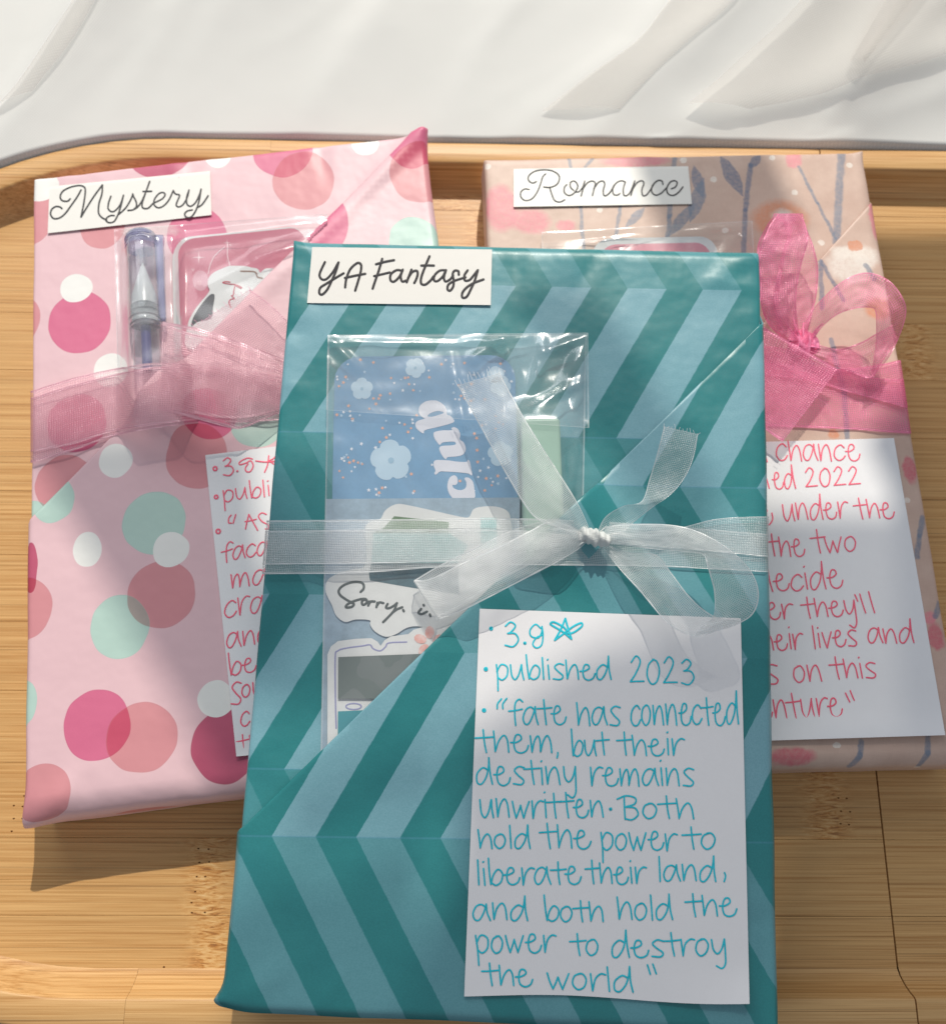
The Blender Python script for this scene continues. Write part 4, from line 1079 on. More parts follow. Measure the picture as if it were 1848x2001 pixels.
# ---- front bag
bagF = thing("clear_bag", FRONT.at(890, 660, 1), "clear plastic bag holding a blue bookmark and stickers, tucked into the teal book", "plastic bag", "clear bags tucked in the books")
sm = lambda a, b, x: max(0, min(1, (x - a) / (b - a))) ** 2 * (3 - 2 * max(0, min(1, (x - a) / (b - a))))
def item_h(x, y):
    return 4.6 * sm(985, 1024, x) * (1 - sm(1090, 1130, x)) * sm(765, 822, y)
crF = creases([(640,668,905,672,1.2,9),(905,668,1030,660,1.6,12),(985,655,925,700,1.9,16),(985,655,1010,760,1.7,14),(1145,655,1060,690,2.0,13),(1060,690,1040,760,1.8,14),(1148,660,1100,760,2.0,20),(1060,665,1060,690,1.4,14),
                (1140,700,1120,830,1.6,14),(1130,830,1118,960,1.6,12),(1105,830,1135,900,1.2,10),(640,660,700,720,1.3,14),(880,690,930,960,.8,14),(640,700,636,960,.9,8),(1050,790,1135,745,2.4,16),(930,700,1000,880,.8,18),(1100,900,1110,960,1,10)])
hF = lambda x, y: 2.3 + item_h(x, y) + crF(x, y) + .5 * noise.noise(Vector((x * .02, y * .02, 2))) + 0.7 * sm(700, 655, y) * 0
bag_sheet("bag_film", bagF, [(641,655),(1146,653),(1140,985),(626,1484)], on_frontless := (lambda x, y, h=0: FRONT.at(x, y, h)), hF, 110, 130)
bag_sheet("bag_flap", bagF, [(640,654),(1149,650),(1151,836),(637,801)], on_frontless, lambda x, y: hF(x, y) + .35 + .5 * noise.noise(Vector((x * .012, y * .03, 7))), 80, 40)
# blue bookmark
bm_ = thing("bookmark", FRONT.at(830, 840, 1), "blue bookmark with white flowers, tiny stars and the word club, inside the clear bag", "bookmark")
def rrect(x0, y0, x1, y1, r, n=6, skew=0):
    P = []
    for cx, cy, a0 in ((x1 - r, y0 + r, -90), (x1 - r, y1 - r, 0), (x0 + r, y1 - r, 90), (x0 + r, y0 + r, 180)):
        for k in range(n + 1):
            a = math.radians(a0 + 90 * k / n); P.append((cx + r * math.cos(a), cy + r * math.sin(a)))
    return P
def quadmap(P, box, quad):
    x0, y0, x1, y1 = box; a, b, c, d = [Vector(q) for q in quad]
    out = []
    for x, y in P:
        s = (x - x0) / (x1 - x0); t = (y - y0) / (y1 - y0)
        q = a * (1 - s) * (1 - t) + b * s * (1 - t) + c * s * t + d * (1 - s) * t
        out.append((q.x, q.y))
    return out
def flat_piece(name, outline, fn, h, thick, mat, parent, sm_=1, holes=()):
    mb = MB()
    ln = {id(fF): ((1490, 640), (475, 1631)), id(fL): ((806, 276), (66, 1026))}.get(id(fn))
    if ln and not holes:
        pp = [tuple(q)[:2] for q in (smooth(outline, sm_, True) if sm_ > 1 else outline)]
        (ax, ay), (bx, by) = ln; sd = lambda q: (bx - ax) * (q[1] - ay) - (by - ay) * (q[0] - ax)
        keep = []
        for i, q in enumerate(pp):
            r = pp[(i + 1) % len(pp)]; s0, s1 = sd(q), sd(r)
            if s0 >= 0: keep.append(q)
            if (s0 >= 0) != (s1 >= 0): t = s0 / (s0 - s1); keep.append((q[0] + (r[0] - q[0]) * t, q[1] + (r[1] - q[1]) * t))
        if len(keep) < 3: keep = pp
        outline, sm_ = keep, 1
    polygon(mb, outline, fn, holes, h, thick, sm_, closed_smooth=sm_ > 1)
    o = mb.build(name, mat, parent, smooth=False); return o
M_BLUE = flat_paper("bookmark_blue", (118, 164, 200), .55, .3, .07, .10, .1)
M_PETAL = flat_paper("petal_pale_blue", (184, 210, 228), .55, .3, .05)
M_CORE = flat_paper("flower_core_blue", (150, 186, 210), .55, .3, .05)
M_CLUB = flat_paper("club_letters", (220, 222, 232), .55, .3, .05)
M_STARW = flat_paper("star_white", (228, 232, 240), .55, .3, .02); M_STARP = flat_paper("star_peach", (238, 178, 150), .55, .3, .02); M_STARB = flat_paper("star_pale_blue", (176, 204, 226), .55, .3, .02)
flat_piece("bookmark_card", quadmap(rrect(0, 0, 100, 240, 14), (0, 0, 100, 240), [(654,697),(1006,693),(1022,1500),(640,1500)]), fF, .55, .35, M_BLUE, bm_)
zP = zoomed(1280, 1300, 1.65); zK = zoomed(1600, 1550, 4.003)
def petals(cx, cy, r, rot, n=5):
    P = []
    for k in range(n * 8):
        a = rot + k * 2 * math.pi / (n * 8); rr = r * (0.80 + 0.20 * abs(math.sin((a - rot) * n / 2)) ** .6)
        P.append(zP((cx + rr * math.cos(a), cy + rr * math.sin(a))))
    return P
for cx, cy, r, rot in [(276,420,74,.3),(628,282,68,-.5),(468,893,138,.2),(1190,400,70,.8),(1190,850,85,.2),(1160,330,60,.1)]:
    f = flat_piece("printed_flower", petals(cx, cy, r, rot), fF, .91, .04, M_PETAL, bm_)
    if cx < 1000: flat_piece("flower_center", [zP((cx + r * .15 * math.cos(a * .785), cy + r * .15 * math.sin(a * .785))) for a in range(8)], fF, .97, .03, M_CORE, f)
CLUB = [([(380,490),(320,440),(297,370),(320,290),(400,225),(500,205),(600,215),(690,270),(740,340),(750,430),(800,450),(845,495),(865,548),(760,590),(600,632),(400,682),(375,735),(300,690),(255,640),(245,575),(290,530),(400,497)],[(440,452),(480,412),(560,382),(620,373),(688,390),(688,414),(620,436),(540,460),(470,472)]),
 ([(555,710),(680,685),(825,682),(820,650),(870,635),(930,670),(965,750),(955,830),(1010,870),(1048,950),(1040,1030),(990,1080),(900,1103),(760,1115),(735,1150),(690,1110),(645,1040),(628,970),(670,935),(800,927),(885,912),(880,872),(800,866),(680,880),(635,918),(590,870),(550,810),(535,750)],None),
 ([(540,1190),(590,1160),(760,1165),(900,1185),(1060,1190),(1080,1155),(1112,1180),(1135,1280),(1152,1405),(1080,1375),(900,1355),(720,1345),(640,1345),(572,1395),(548,1370),(565,1330),(540,1260)],None),
 ([(860,1405),(912,1440),(922,1520),(885,1560),(838,1562),(862,1612),(940,1642),(1012,1632),(1055,1590),(1058,1510),(1030,1465),(1050,1440),(1110,1450),(1165,1510),(1187,1620),(1180,1780),(900,1800),(800,1720),(765,1640),(757,1560),(790,1450)],None)]
for out_, hole in CLUB:
    flat_piece("printed_letter", [zK(p) for p in out_], fF, .95, .02, M_CLUB, bm_, 4, [[zK(p) for p in hole]] if hole else ())
rs = random.Random(5); stars = {0: MB(), 1: MB(), 2: MB()}
cnt = 0
while cnt < 150:
    x = rs.uniform(110, 1280); y = rs.uniform(225, 1130)
    if y < 330 and (x < 180 or x > 1230): continue
    if any(math.hypot(x - a, y - b) < r for a, b, r in [(276,420,85),(628,282,78),(468,893,150)]) or (640 < x < 1010 and 500 < y < 1130): 
        if rs.random() < .9: continue
    if rs.random() > .5 + .5 * math.sin(x * .012 + y * .02): continue
    k = rs.choice([0, 0, 1, 1, 2]); R = rs.uniform(10, 15); a0 = rs.uniform(0, 6.28)
    P = [zP((x + (R if q % 2 == 0 else R * .42) * math.cos(a0 + q * math.pi / 5), y + (R if q % 2 == 0 else R * .42) * math.sin(a0 + q * math.pi / 5))) for q in range(10)]
    polygon(stars[k], P, fF, (), .915, .03, 1, closed_smooth=False); cnt += 1
for k, mname in ((0, M_STARW), (1, M_STARP), (2, M_STARB)):
    so = stars[k].build("printed_stars", mname, bm_, smooth=False); so["kind"] = "stuff"
# vellum sheet and die-cut stickers
M_VEL = flat_paper("grey_blue_vellum", (160, 184, 202), .5, .35, .08, .22, .12)
M_STK = flat_paper("sticker_white", (224, 226, 226), .6, .3, .05, .05, .12)
ss = thing("sticker_sheet", FRONT.at(820, 1200, 1.2), "grey blue vellum sheet carrying white die cut stickers, below the blue bookmark in the bag", "sticker sheet")
card("vellum", [(637,975),(1016,972),(1013,1108),(627,1484)], fF, ss, M_VEL, .12, .95, None, 12)
zM = zoomed(1000, 1900, 1.4215); zJ = zoomed(1300, 2250, 3.08)
st1 = flat_piece("die_cut_sticker", [zM(p) for p in [(770,200),(830,166),(900,172),(1050,205),(1200,238),(1245,238),(1270,195),(1320,180),(1400,180),(1462,205),(1482,260),(1490,420),(1400,600),(1330,700),(1250,780),(1180,860),(1120,890),(1060,880),(1000,868),(940,860),(885,872),(830,905),(770,920),(710,890),(682,850),(680,826),(600,822),(540,836),(490,800),(465,740),(430,665),(440,600),(500,560),(590,535),(650,520),(662,420),(655,300),(690,262),(740,250)]], fF, 1.15, .3, M_STK, ss, 4)
M_G1 = flat_paper("sticker_green", (112, 146, 112), .55, .3, .15, .25); M_G2 = flat_paper("sticker_aqua", (138, 196, 196), .55, .3, .08, .1); M_G3 = flat_paper("sticker_slate", (82, 116, 128), .55, .3, .15, .25)
flat_piece("printed_panel", [zM(p) for p in [(820,234),(1130,268),(1130,330),(700,330),(760,300)]], fF, 1.46, .03, M_G1, st1)
flat_piece("printed_panel", [zM(p) for p in [(700,332),(1130,332),(1240,400),(1180,500),(690,500)]], fF, 1.46, .03, M_G2, st1)
flat_piece("printed_panel", [zM(p) for p in [(690,502),(1180,502),(1190,680),(960,648),(682,600),(676,560)]], fF, 1.46, .03, M_G3, st1)
flat_piece("printed_panel", [zM(p) for p in [(1310,244),(1400,244),(1404,420),(1312,420)]], fF, 1.46, .03, M_G2, st1)
SORRY = [[(438,362),(475,320),(470,265),(420,240),(320,245),(220,285),(168,345),(185,400),(250,450),(320,490),(355,512),(330,545),(270,555),(255,540),(290,505),(370,470),(440,450)],
 [(440,450),(500,450),(515,490),(480,520),(455,510),(460,470),(500,455)],[(545,480),(540,505),(532,530)],[(540,510),(565,480),(612,480)],[(645,495),(640,520),(632,550)],[(640,530),(670,492),(718,500)],
 [(770,510),(750,555),(790,562),(850,530),(885,500)],[(885,500),(850,590),(780,670),(715,735)],[(820,625),(880,580),(950,550)],[(962,585),(970,600)],[(1182,572),(1150,618),(1190,635),(1255,605)],[(1213,522),(1218,530)],[(1290,640),(1298,662)]]
lettering("lettering", SORRY, zJ, fF, .62, flat_paper("script_grey", (84, 96, 98), .6, .3, .3, .3), st1, 1.55)
st2 = flat_piece("die_cut_sticker", [zM(p) for p in [(440,1020),(460,975),(500,945),(600,932),(690,928),(725,948),(742,972),(765,940),(800,918),(900,905),(930,880),(1000,860),(1110,880),(1110,1600),(440,1600)]], fF, 1.5, .25, M_STK, ss, 1)
mb = MB(); stroke(mb, [zM(p) for p in [(490,1440),(486,1300),(484,1040),(500,1000),(550,984),(640,972),(682,966),(700,988),(740,1000),(770,978),(790,955),(890,950)]], .42, fF, h=1.80); stroke(mb, [zM((589 + 44 * math.cos(a * .6283), 1317 + 17 * math.sin(a * .6283))) for a in range(11)], .4, fF, h=1.80)
mb.build("printed_border", flat_paper("border_violet", (150, 152, 190), .6, .3), st2)
M_PEACH = NT("flower_peach"); _o = M_PEACH.coord('Object')
M_PEACH = M_PEACH.finish(M_PEACH.pbsdf(M_PEACH.mix(M_PEACH.rng(M_PEACH.noise(M_PEACH.map(_o, (1000,)*3), .35, 3, .6), .35, .65), srgb(226, 160, 150), srgb(232, 206, 202)), .6))
for k in range(5):
    a = -0.3 + k * 1.2566; cx, cy = 1020, 950
    P = [zM((cx + 88 * (0.62 * math.cos(a) + .42 * math.cos(a) * math.cos(t) - .30 * math.sin(a) * math.sin(t)), cy + 88 * (0.62 * math.sin(a) + .42 * math.sin(a) * math.cos(t) + .30 * math.cos(a) * math.sin(t)))) for t in [i * .6283 for i in range(10)]]
    flat_piece("printed_petal", P, fF, 1.78 + .01 * k, .03, M_PEACH, st2)
M_GREY = flat_paper("grey_block", (112, 122, 122), .4, .4, .02); M_TEALB = flat_paper("teal_block", (52, 146, 158), .4, .4, .02)
flat_piece("grey_tab", [zM(p) for p in [(502,1036),(1010,1016),(1010,1275),(500,1272)]], fF, 1.95, .35, M_GREY, st2)
flat_piece("teal_tab", [zM(p) for p in [(500,1345),(860,1328),(860,1560),(498,1560)]], fF, 1.86, .2, M_TEALB, st2)
# mint green marker
mk = thing("marker_pen", FRONT.at(1057, 960, 1), "mint green marker with a flat end, in the clear bag right of the blue bookmark", "marker")
def soft_box(name, quad, h0, h1, r, mat, parent, fn):
    a, b, c, d = [fn(q[0], q[1], h1) for q in quad]
    n = FRONT.n; mb = MB(); rows = []
    ex = nrm(b - a); ev = nrm(d - a)
    def loop(ins, h):
        out = []
        corners = [(a, 1, 1), (b, -1, 1), (c, -1, -1), (d, 1, -1)]
        for p, sx, sy in corners:
            base = p + n * (h - h1)
            for k in range(4):
                al = math.radians({(1, 1): 180, (-1, 1): 270, (-1, -1): 0, (1, -1): 90}[(sx, sy)] + 30 * k)
                ctr = base + ex * sx * r + ev * sy * r
                out.append(ctr + (ex * math.cos(al) + ev * math.sin(al)) * (r - ins))
        return out
    for ins, h in [(0, h0), (0, h1 - r * .8), (r * .12, h1 - r * .4), (r * .4, h1 - r * .12), (r * .8, h1)]: rows.append(loop(ins, h))
    ids = mb.grid(rows, close=True); mb.face(*ids[-1])
    o = mb.build(name, mat, parent); o.data.set_sharp_from_angle(angle=math.radians(40)); return o
nt = NT("mint_plastic"); M_MINT = nt.finish(nt.pbsdf(srgb(158, 192, 176), .28, None, Specular_IOR_Level=.5, Subsurface_Weight=.0))
soft_box("barrel", [(1018,818),(1094,816),(1102,1022),(1024,1098)], .6, 6.0, .9, M_MINT, mk, fF)
soft_box("end_plug", [(1030,815.5),(1082,814),(1083,819),(1031,820)], 1.6, 5.0, .5, M_MINT, mk, fF)

# ---- left bag with gel pen, pink card and die-cut sticker
zL = zoomed(450, 900, 2.64)
bagL = thing("clear_bag", LEFT.at(400, 560, 1), "clear plastic bag holding a gel pen and a pink card, tucked into the spotted book", "plastic bag", "clear bags tucked in the books")
def penh(x, y): return 7.2 * sm(232, 256, x) * (1 - sm(335, 362, x)) * sm(435, 462, y)
crL = creases([(222,452,655,412,1.0,8),(260,440,300,470,1.5,10),(300,440,250,470,1.2,9),(350,470,620,432,1.8,16),(400,560,640,440,1.5,20),(226,500,232,700,1.0,7),(345,600,350,700,1.2,10),(500,500,650,470,2.0,18)])
bag_sheet("bag_film", bagL, [(223,448),(640,417),(630,760),(229,716)], fL, lambda x, y: .3 if (800-60)*0 + ((60 - 800) * (y - 268) - (1018 - 268) * (x - 800)) < -2500 else 2.4 + penh(x, y) + crL(x, y) + .5 * noise.noise(Vector((x * .02, y * .02, 4))), 110, 90)
pc = thing("pink_card", LEFT.at(450, 560, .8), "pink rounded card with a white border and sparkles, behind the gel pen in the bag", "card")
flat_piece("card_base", quadmap(rrect(0, 0, 100, 100, 13), (0, 0, 100, 100), [(336,465),(600,440),(620,820),(343,820)]), fL, .45, .25, M_STK, pc)
M_PK = flat_paper("card_pink", (206, 122, 142), .5, .3, .05, .08)
pk = flat_piece("pink_panel", quadmap(rrect(0, 0, 100, 100, 13), (0, 0, 100, 100), [(347,468),(600,442),(615,815),(zL((730,1480)))]), fL, .72, .05, M_PK, pc)
M_SPK = flat_paper("sparkle", (240, 214, 220), .5, .3)
for cx, cy, R in [(912,340,70),(1210,185,40),(850,470,22),(1245,210,22),(1205,380,16)]:
    P = []
    for q in range(8):
        a = q * math.pi / 4; r = R if q % 2 == 0 else R * .12; P.append(zL((cx + r * math.cos(a), cy + r * math.sin(a))))
    flat_piece("printed_sparkle", P, fL, .79, .03, M_SPK, pc)
flat_piece("printed_circle", [zL((930 + 85 * math.cos(a * .524), 585 + 110 * math.sin(a * .524))) for a in range(12)], fL, .785, .02, flat_paper("pale_rose", (216, 162, 176), .5, .3), pc)
mb = MB()
for q in [[(1180,230),(1080,320),(1030,420),(1010,510)], [(1215,200),(1215,330),(1240,430)]]: stroke(mb, [zL(p) for p in q], .25, fL, h=.88)
mb.build("printed_lines", M_SPK, pc)
dc = thing("die_cut_sticker", LEFT.at(500, 600, 1), "white die cut sticker with thin red line drawing, on the pink card", "sticker")
flat_piece("sticker_base", [zL(p) for p in [(1240,430),(1150,460),(1060,505),(1010,570),(1008,640),(1025,685),(1000,730),(900,850),(835,950),(795,1060),(800,1300),(1300,1300),(1750,800),(1760,500),(1640,455),(1590,475),(1560,500),(1530,460),(1470,448),(1400,432)]], fL, .9, .45, M_STK, dc, 4)
flat_piece("dark_shape", [zL(p) for p in [(1040,728),(1078,742),(1062,860),(1040,985),(900,1020),(832,1070),(850,980),(915,870),(980,785)]], fL, 1.37, .05, flat_paper("charcoal_print", (66, 68, 74), .5, .3), dc, 3)
mb = MB()
for q in [[(1240,600),(1190,595),(1165,607),(1230,620),(1300,628),(1360,655),(1350,665),(1290,630)], [(1293,632),(1280,700),(1275,735),(1255,745),(1285,772),(1245,785),(1230,820),(1250,868)]]: stroke(mb, [zL(p) for p in q], .38, fL, h=1.45)
mb.build("red_line_drawing", flat_paper("red_line", (190, 70, 90), .5, .3), dc)
mb = MB(); stroke(mb, [zL(p) for p in [(1355,485),(1500,492),(1530,545),(1580,560)]], .5, fL, h=1.45); mb.build("edge_line", flat_paper("brown_line", (150, 120, 106), .6, .3), dc)

# gel pen
def clear_plastic(name, tint, gloss=.9, body=.12, rough=.06):
    nt = NT(name); lw_ = nt.n('ShaderNodeLayerWeight'); lw_.inputs[0].default_value = 0.5; frv = nt.math('MULTIPLY_ADD', nt.math('POWER', lw_.outputs['Facing'], 3.0), .9, .05)
    tp = nt.n('ShaderNodeBsdfTransparent'); tp.inputs[0].default_value = (*tint, 1)
    gl = nt.n('ShaderNodeBsdfGlossy'); gl.inputs['Roughness'].default_value = rough
    df = nt.n('ShaderNodeBsdfDiffuse'); df.inputs[0].default_value = (*[x * .9 for x in tint], 1)
    m1 = nt.n('ShaderNodeMixShader'); m1.inputs[0].default_value = body; nt.set(m1.inputs[1], tp.outputs[0]); nt.set(m1.inputs[2], df.outputs[0])
    m2 = nt.n('ShaderNodeMixShader'); nt.set(m2.inputs[0], nt.math('MINIMUM', 1.0, nt.math('MULTIPLY', frv, gloss * 1.3))); nt.set(m2.inputs[1], m1.outputs[0]); nt.set(m2.inputs[2], gl.outputs[0])
    return nt.finish(m2.outputs[0])
pen = thing("gel_pen", LEFT.at(285, 600, 4), "capped clear gel pen with violet ink, in the bag on the pink spotted book", "pen")
PA = fL(*zL((302, 80)), 5.2); PB = fL(*zL((376, 1620)), 4.2)
pax = nrm(PB - PA); psd = nrm(pax.cross(LEFT.n)); pup = nrm(psd.cross(pax))
def lathe(name, prof, mat, seg=28, off=Vector((0, 0, 0)), squash=1.0):
    mb = MB(); rows = []
    for t, r in prof:
        c = PA + pax * t + off
        rows.append([c + (psd * math.cos(2 * math.pi * k / seg) + pup * squash * math.sin(2 * math.pi * k / seg)) * r for k in range(seg)])
    ids = mb.grid(rows, close=True)
    if name in ('refill', 'tip_cone', 'cap_end'): mb.face(*ids[0])
    if name in ('refill', 'tip_cone', 'collar'): mb.face(*reversed(ids[-1]))
    o = mb.build(name, mat, pen); o.data.set_sharp_from_angle(angle=math.radians(45)); return o
mmz = (fL(*zL((100, 900)), 4.6) - fL(*zL((100, 800)), 4.6)).length / 100      # mm per crop pixel
T_ = lambda y: (y - 80) * mmz
M_CAPV = clear_plastic("cap_violet", (.55, .58, .76), body=.35); M_CAPC = clear_plastic("cap_clear", (.92, .93, .94), body=.03, gloss=1.6); M_STEEL = flat_paper("tip_silver", (226, 230, 232), .25, .6, .02)
M_VIO = flat_paper("violet_ink", (78, 74, 138), .3, .5, .05); M_RING = clear_plastic("ring_grey", (.50, .54, .56), body=.6, gloss=1.6)
Rr_ = 5.0
cap = lathe("cap", [(T_(250), Rr_ * .96), (T_(300), Rr_), (T_(880), Rr_ * .93), (T_(1000), Rr_ * .93)], M_CAPC)
lathe("cap_end", [(T_(82), Rr_ * .55), (T_(95), Rr_ * .8), (T_(130), Rr_ * .95), (T_(160), Rr_), (T_(162), Rr_ * .96), (T_(180), Rr_), (T_(182), Rr_ * .96), (T_(205), Rr_), (T_(207), Rr_ * .96), (T_(250), Rr_)], M_CAPV)
lathe("tip_cone", [(T_(415), .35), (T_(440), .5), (T_(460), .8), (T_(760), Rr_ * .74), (T_(870), Rr_ * .78), (T_(875), Rr_ * .6)], M_STEEL)
lathe("inner_sleeve", [(T_(290), 1.3), (T_(420), 1.3), (T_(430), .9)], M_CAPC)
lathe("collar", [(T_(885), Rr_ * .9), (T_(940), Rr_ * .92), (T_(945), Rr_ * .82), (T_(965), Rr_ * .82), (T_(970), Rr_ * .92), (T_(1000), Rr_ * .92), (T_(1010), Rr_ * .84), (T_(1030), Rr_ * .9), (T_(1060), Rr_ * .88)], M_RING)
lathe("barrel", [(T_(1060), 4.0), (T_(1110), 4.6), (T_(1130), 3.9), (T_(1530), 3.9)], clear_plastic("barrel_clear", (.90, .90, .94), body=.05))
lathe("refill", [(T_(1070), 1.0), (T_(1080), 1.5), (T_(1525), 1.5)], M_VIO)
mb = MB()   # clip along the right side of the cap
rows = []
for t, w_, hh in [(T_(95), .6, 1.0), (T_(120), 1.5, 2.4), (T_(200), 1.3, 2.9), (T_(600), .95, 2.6), (T_(990), .8, 2.2), (T_(1020), .6, 1.9)]:
    c = PA + pax * t - psd * (-1) * 0 + (fL(*zL((400, 80)), 4.6) - fL(*zL((300, 80)), 4.6)).normalized() * (Rr_ * .92 + .75)
    s = (fL(*zL((400, 80)), 4.6) - fL(*zL((300, 80)), 4.6)).normalized()
    rows.append([c - s * w_ - pup * .9, c + s * w_ - pup * .9, c + s * w_ + pup * (hh - 1.5), c - s * w_ + pup * (hh - 1.2)])
ids = mb.grid(rows, close=True); mb.face(*ids[0]); mb.face(*reversed(ids[-1]))
ck = mb.build("clip", clear_plastic("clip_violet", (.50, .50, .76), body=.5), cap)

# ---- right bag with a card
bagR = thing("clear_bag", RIGHT.at(1260, 465, 1), "clear plastic bag edge with a pink card, on the floral book behind the teal book", "plastic bag", "clear bags tucked in the books")
fR = lambda x, y, h=0.0: RIGHT.at(x, y, h)
crR = creases([(1058,453,1470,432,1.2,8),(1060,460,1300,445,1.5,8),(1150,475,1300,452,1.8,10),(1330,452,1470,440,1.5,9),(1180,470,1200,490,1.5,10),(1440,450,1465,480,1.5,10)])
bag_sheet("bag_film", bagR, [(1058,453),(1470,431),(1480,640),(1060,640)], fR, lambda x, y: 1.8 + crR(x, y) + .5 * noise.noise(Vector((x * .02, y * .02, 14))), 80, 40)
pc2 = thing("pink_card", RIGHT.at(1290, 480, .8), "rose card with white border, just showing above the top of the teal book", "card")
flat_piece("card_base", quadmap(rrect(0, 0, 100, 100, 14), (0, 0, 100, 100), [(1158,466),(1400,461),(1410,700),(1150,700)]), fR, .9, .25, M_STK, pc2)
flat_piece("pink_panel", quadmap(rrect(0, 0, 100, 100, 14), (0, 0, 100, 100), [(1172,478),(1388,473),(1398,700),(1165,700)]), fR, 1.17, .05, flat_paper("rose_panel", (216, 140, 156), .5, .3), pc2)

# ================================================================ organza ribbons
def organza(name, rgb, opac, edge=.9, thr=1.9, spark=.5):
    nt = NT(name); uv = nt.coord('UV')
    sep = nt.n('ShaderNodeSeparateXYZ'); nt.set(sep.inputs[0], uv)
    al, ac = sep.outputs[0], sep.outputs[1]            # mm along; across in mm, offset by 100 on the far edge
    wob = nt.noise(nt.map(uv, (.25, .25, 1)), 1.0, 2, .5)
    a2 = nt.math('ADD', nt.math('MULTIPLY', al, thr * 6.283), nt.math('MULTIPLY', wob, 14.0)); c2 = nt.math('ADD', nt.math('MULTIPLY', ac, thr * 6.283), nt.math('MULTIPLY', wob, 7.0))
    sa = nt.math('MULTIPLY_ADD', nt.math('SINE', a2), .5, .5); sc = nt.math('MULTIPLY_ADD', nt.math('SINE', c2), .5, .5)
    wv = nt.math('MAXIMUM', nt.math('POWER', sa, 2.0), nt.math('POWER', sc, 2.0))
    at = nt.n('ShaderNodeAttribute', attribute_name='edge'); eg = nt.rng(at.outputs['Fac'], .91, .95, 0, 1)
    patch = nt.noise(nt.map(uv, (.10, .16, 1)), 1.0, 3, .6)
    op = nt.math('ADD', nt.math('MULTIPLY', wv, opac * 1.0), nt.rng(patch, .3, .7, opac * .12, opac * .5))
    op = nt.math('MAXIMUM', op, nt.math('MULTIPLY', eg, edge)); op = nt.math('MINIMUM', op, .96)
    col = srgb(*rgb)
    bn = nt.bump(nt.math('MULTIPLY', sa, sc), .6, .0002)
    df = nt.n('ShaderNodeBsdfDiffuse'); df.inputs[0].default_value = col; nt.set(df.inputs['Normal'], bn)
    tr = nt.n('ShaderNodeBsdfTranslucent'); tr.inputs[0].default_value = col
    gl = nt.n('ShaderNodeBsdfGlossy'); gl.inputs[0].default_value = tuple(min(1, x * .6 + .4) for x in col[:3]) + (1,); gl.inputs['Roughness'].default_value = .32; nt.set(gl.inputs['Normal'], bn)
    m0 = nt.n('ShaderNodeMixShader'); m0.inputs[0].default_value = .5; nt.set(m0.inputs[1], df.outputs[0]); nt.set(m0.inputs[2], tr.outputs[0])
    sp = nt.noise(nt.map(uv, (3.6, 3.6, 1)), 1.0, 2, .8)
    m1 = nt.n('ShaderNodeMixShader'); nt.set(m1.inputs[0], nt.rng(sp, .50, .72, spark * .25, min(1, spark * 1.3))); nt.set(m1.inputs[1], m0.outputs[0]); nt.set(m1.inputs[2], gl.outputs[0])
    tp = nt.n('ShaderNodeBsdfTransparent')
    m2 = nt.n('ShaderNodeMixShader'); nt.set(m2.inputs[0], op); nt.set(m2.inputs[1], tp.outputs[0]); nt.set(m2.inputs[2], m1.outputs[0])
    return nt.finish(m2.outputs[0])
M_ORGW = organza("white_organza", (246, 248, 249), .50, thr=2.2, spark=.45)
M_ORGP = organza("dusty_pink_organza", (232, 186, 200), .42, thr=1.5, spark=.42)
M_ORGH = organza("pink_organza", (255, 150, 194), .60, thr=1.6, spark=.35)
def strip(name, L, Rr, z, fn, mat, parent, h, n=64, m=16, amp=.25, seed=0, frayed=False, cup=0.0):
    """ribbon between two traced edges; h: list of (t, height left, height right)"""
    Lp = resample(smooth([z(p) for p in L], 6), n); Rp = resample(smooth([z(p) for p in Rr], 6), n)
    def hh(t, k):
        for (t0, a0, b0), (t1, a1, b1) in zip(h, h[1:]):
            if t <= t1 or (t1, a1, b1) == h[-1]:
                s = 0 if t1 == t0 else max(0, min(1, (t - t0) / (t1 - t0))); s = s * s * (3 - 2 * s)
                a, b = (a0, a1) if k == 0 else (b0, b1); return a + (b - a) * s
    mb = MB(); rows, uvs, eg = [], [], []
    acc = 0; prev = None
    for i in range(n):
        t = i / (n - 1); row, ur = [], []
        pl = fn(Lp[i].x, Lp[i].y, hh(t, 0)); pr = fn(Rp[i].x, Rp[i].y, hh(t, 1)); wid = (pr - pl).length
        mid = (pl + pr) / 2
        if prev is not None: acc += (mid - prev).length
        prev = mid
        for j in range(m):
            s = j / (m - 1); q = Lp[i].lerp(Rp[i], s)
            hgt = hh(t, 0) * (1 - s) + hh(t, 1) * s + cup * math.sin(s * math.pi)
            hgt += amp * noise.noise(Vector((acc * .10 + seed * 7, s * 1.6, seed))) + amp * .5 * noise.noise(Vector((acc * .3, s * 6, seed + 3)))
            row.append(fn(q.x, q.y, hgt)); ur.append((acc + seed * 31, s * wid)); eg.append(abs(s * 2 - 1))
        rows.append(row); uvs.append(ur)
    ids = mb.grid(rows, uvs)
    o = mb.build(name, mat, parent)
    at = o.data.attributes.new("edge", 'FLOAT', 'POINT'); at.data.foreach_set("value", eg)
    return o
def threads(name, pts, z, fn, mat, parent, h, seed, n=9, L=10):
    """frayed threads along a cut end"""
    r = random.Random(seed); mb = MB(); P = resample([z(p) for p in pts], n)
    d = Vector((P[-1].y - P[0].y, -(P[-1].x - P[0].x))).normalized()
    for p in P:
        l = r.uniform(.3, 1) * L; k = r.uniform(-.6, .6)
        q1 = p + d * l * .5 + Vector((k * 3, k * 2)); q2 = p + d * l + Vector((k * 7, k * 5))
        stroke(mb, [p - d * 2, q1, q2], .10, fn, n=3, h=h)
    return mb.build(name, mat, parent)
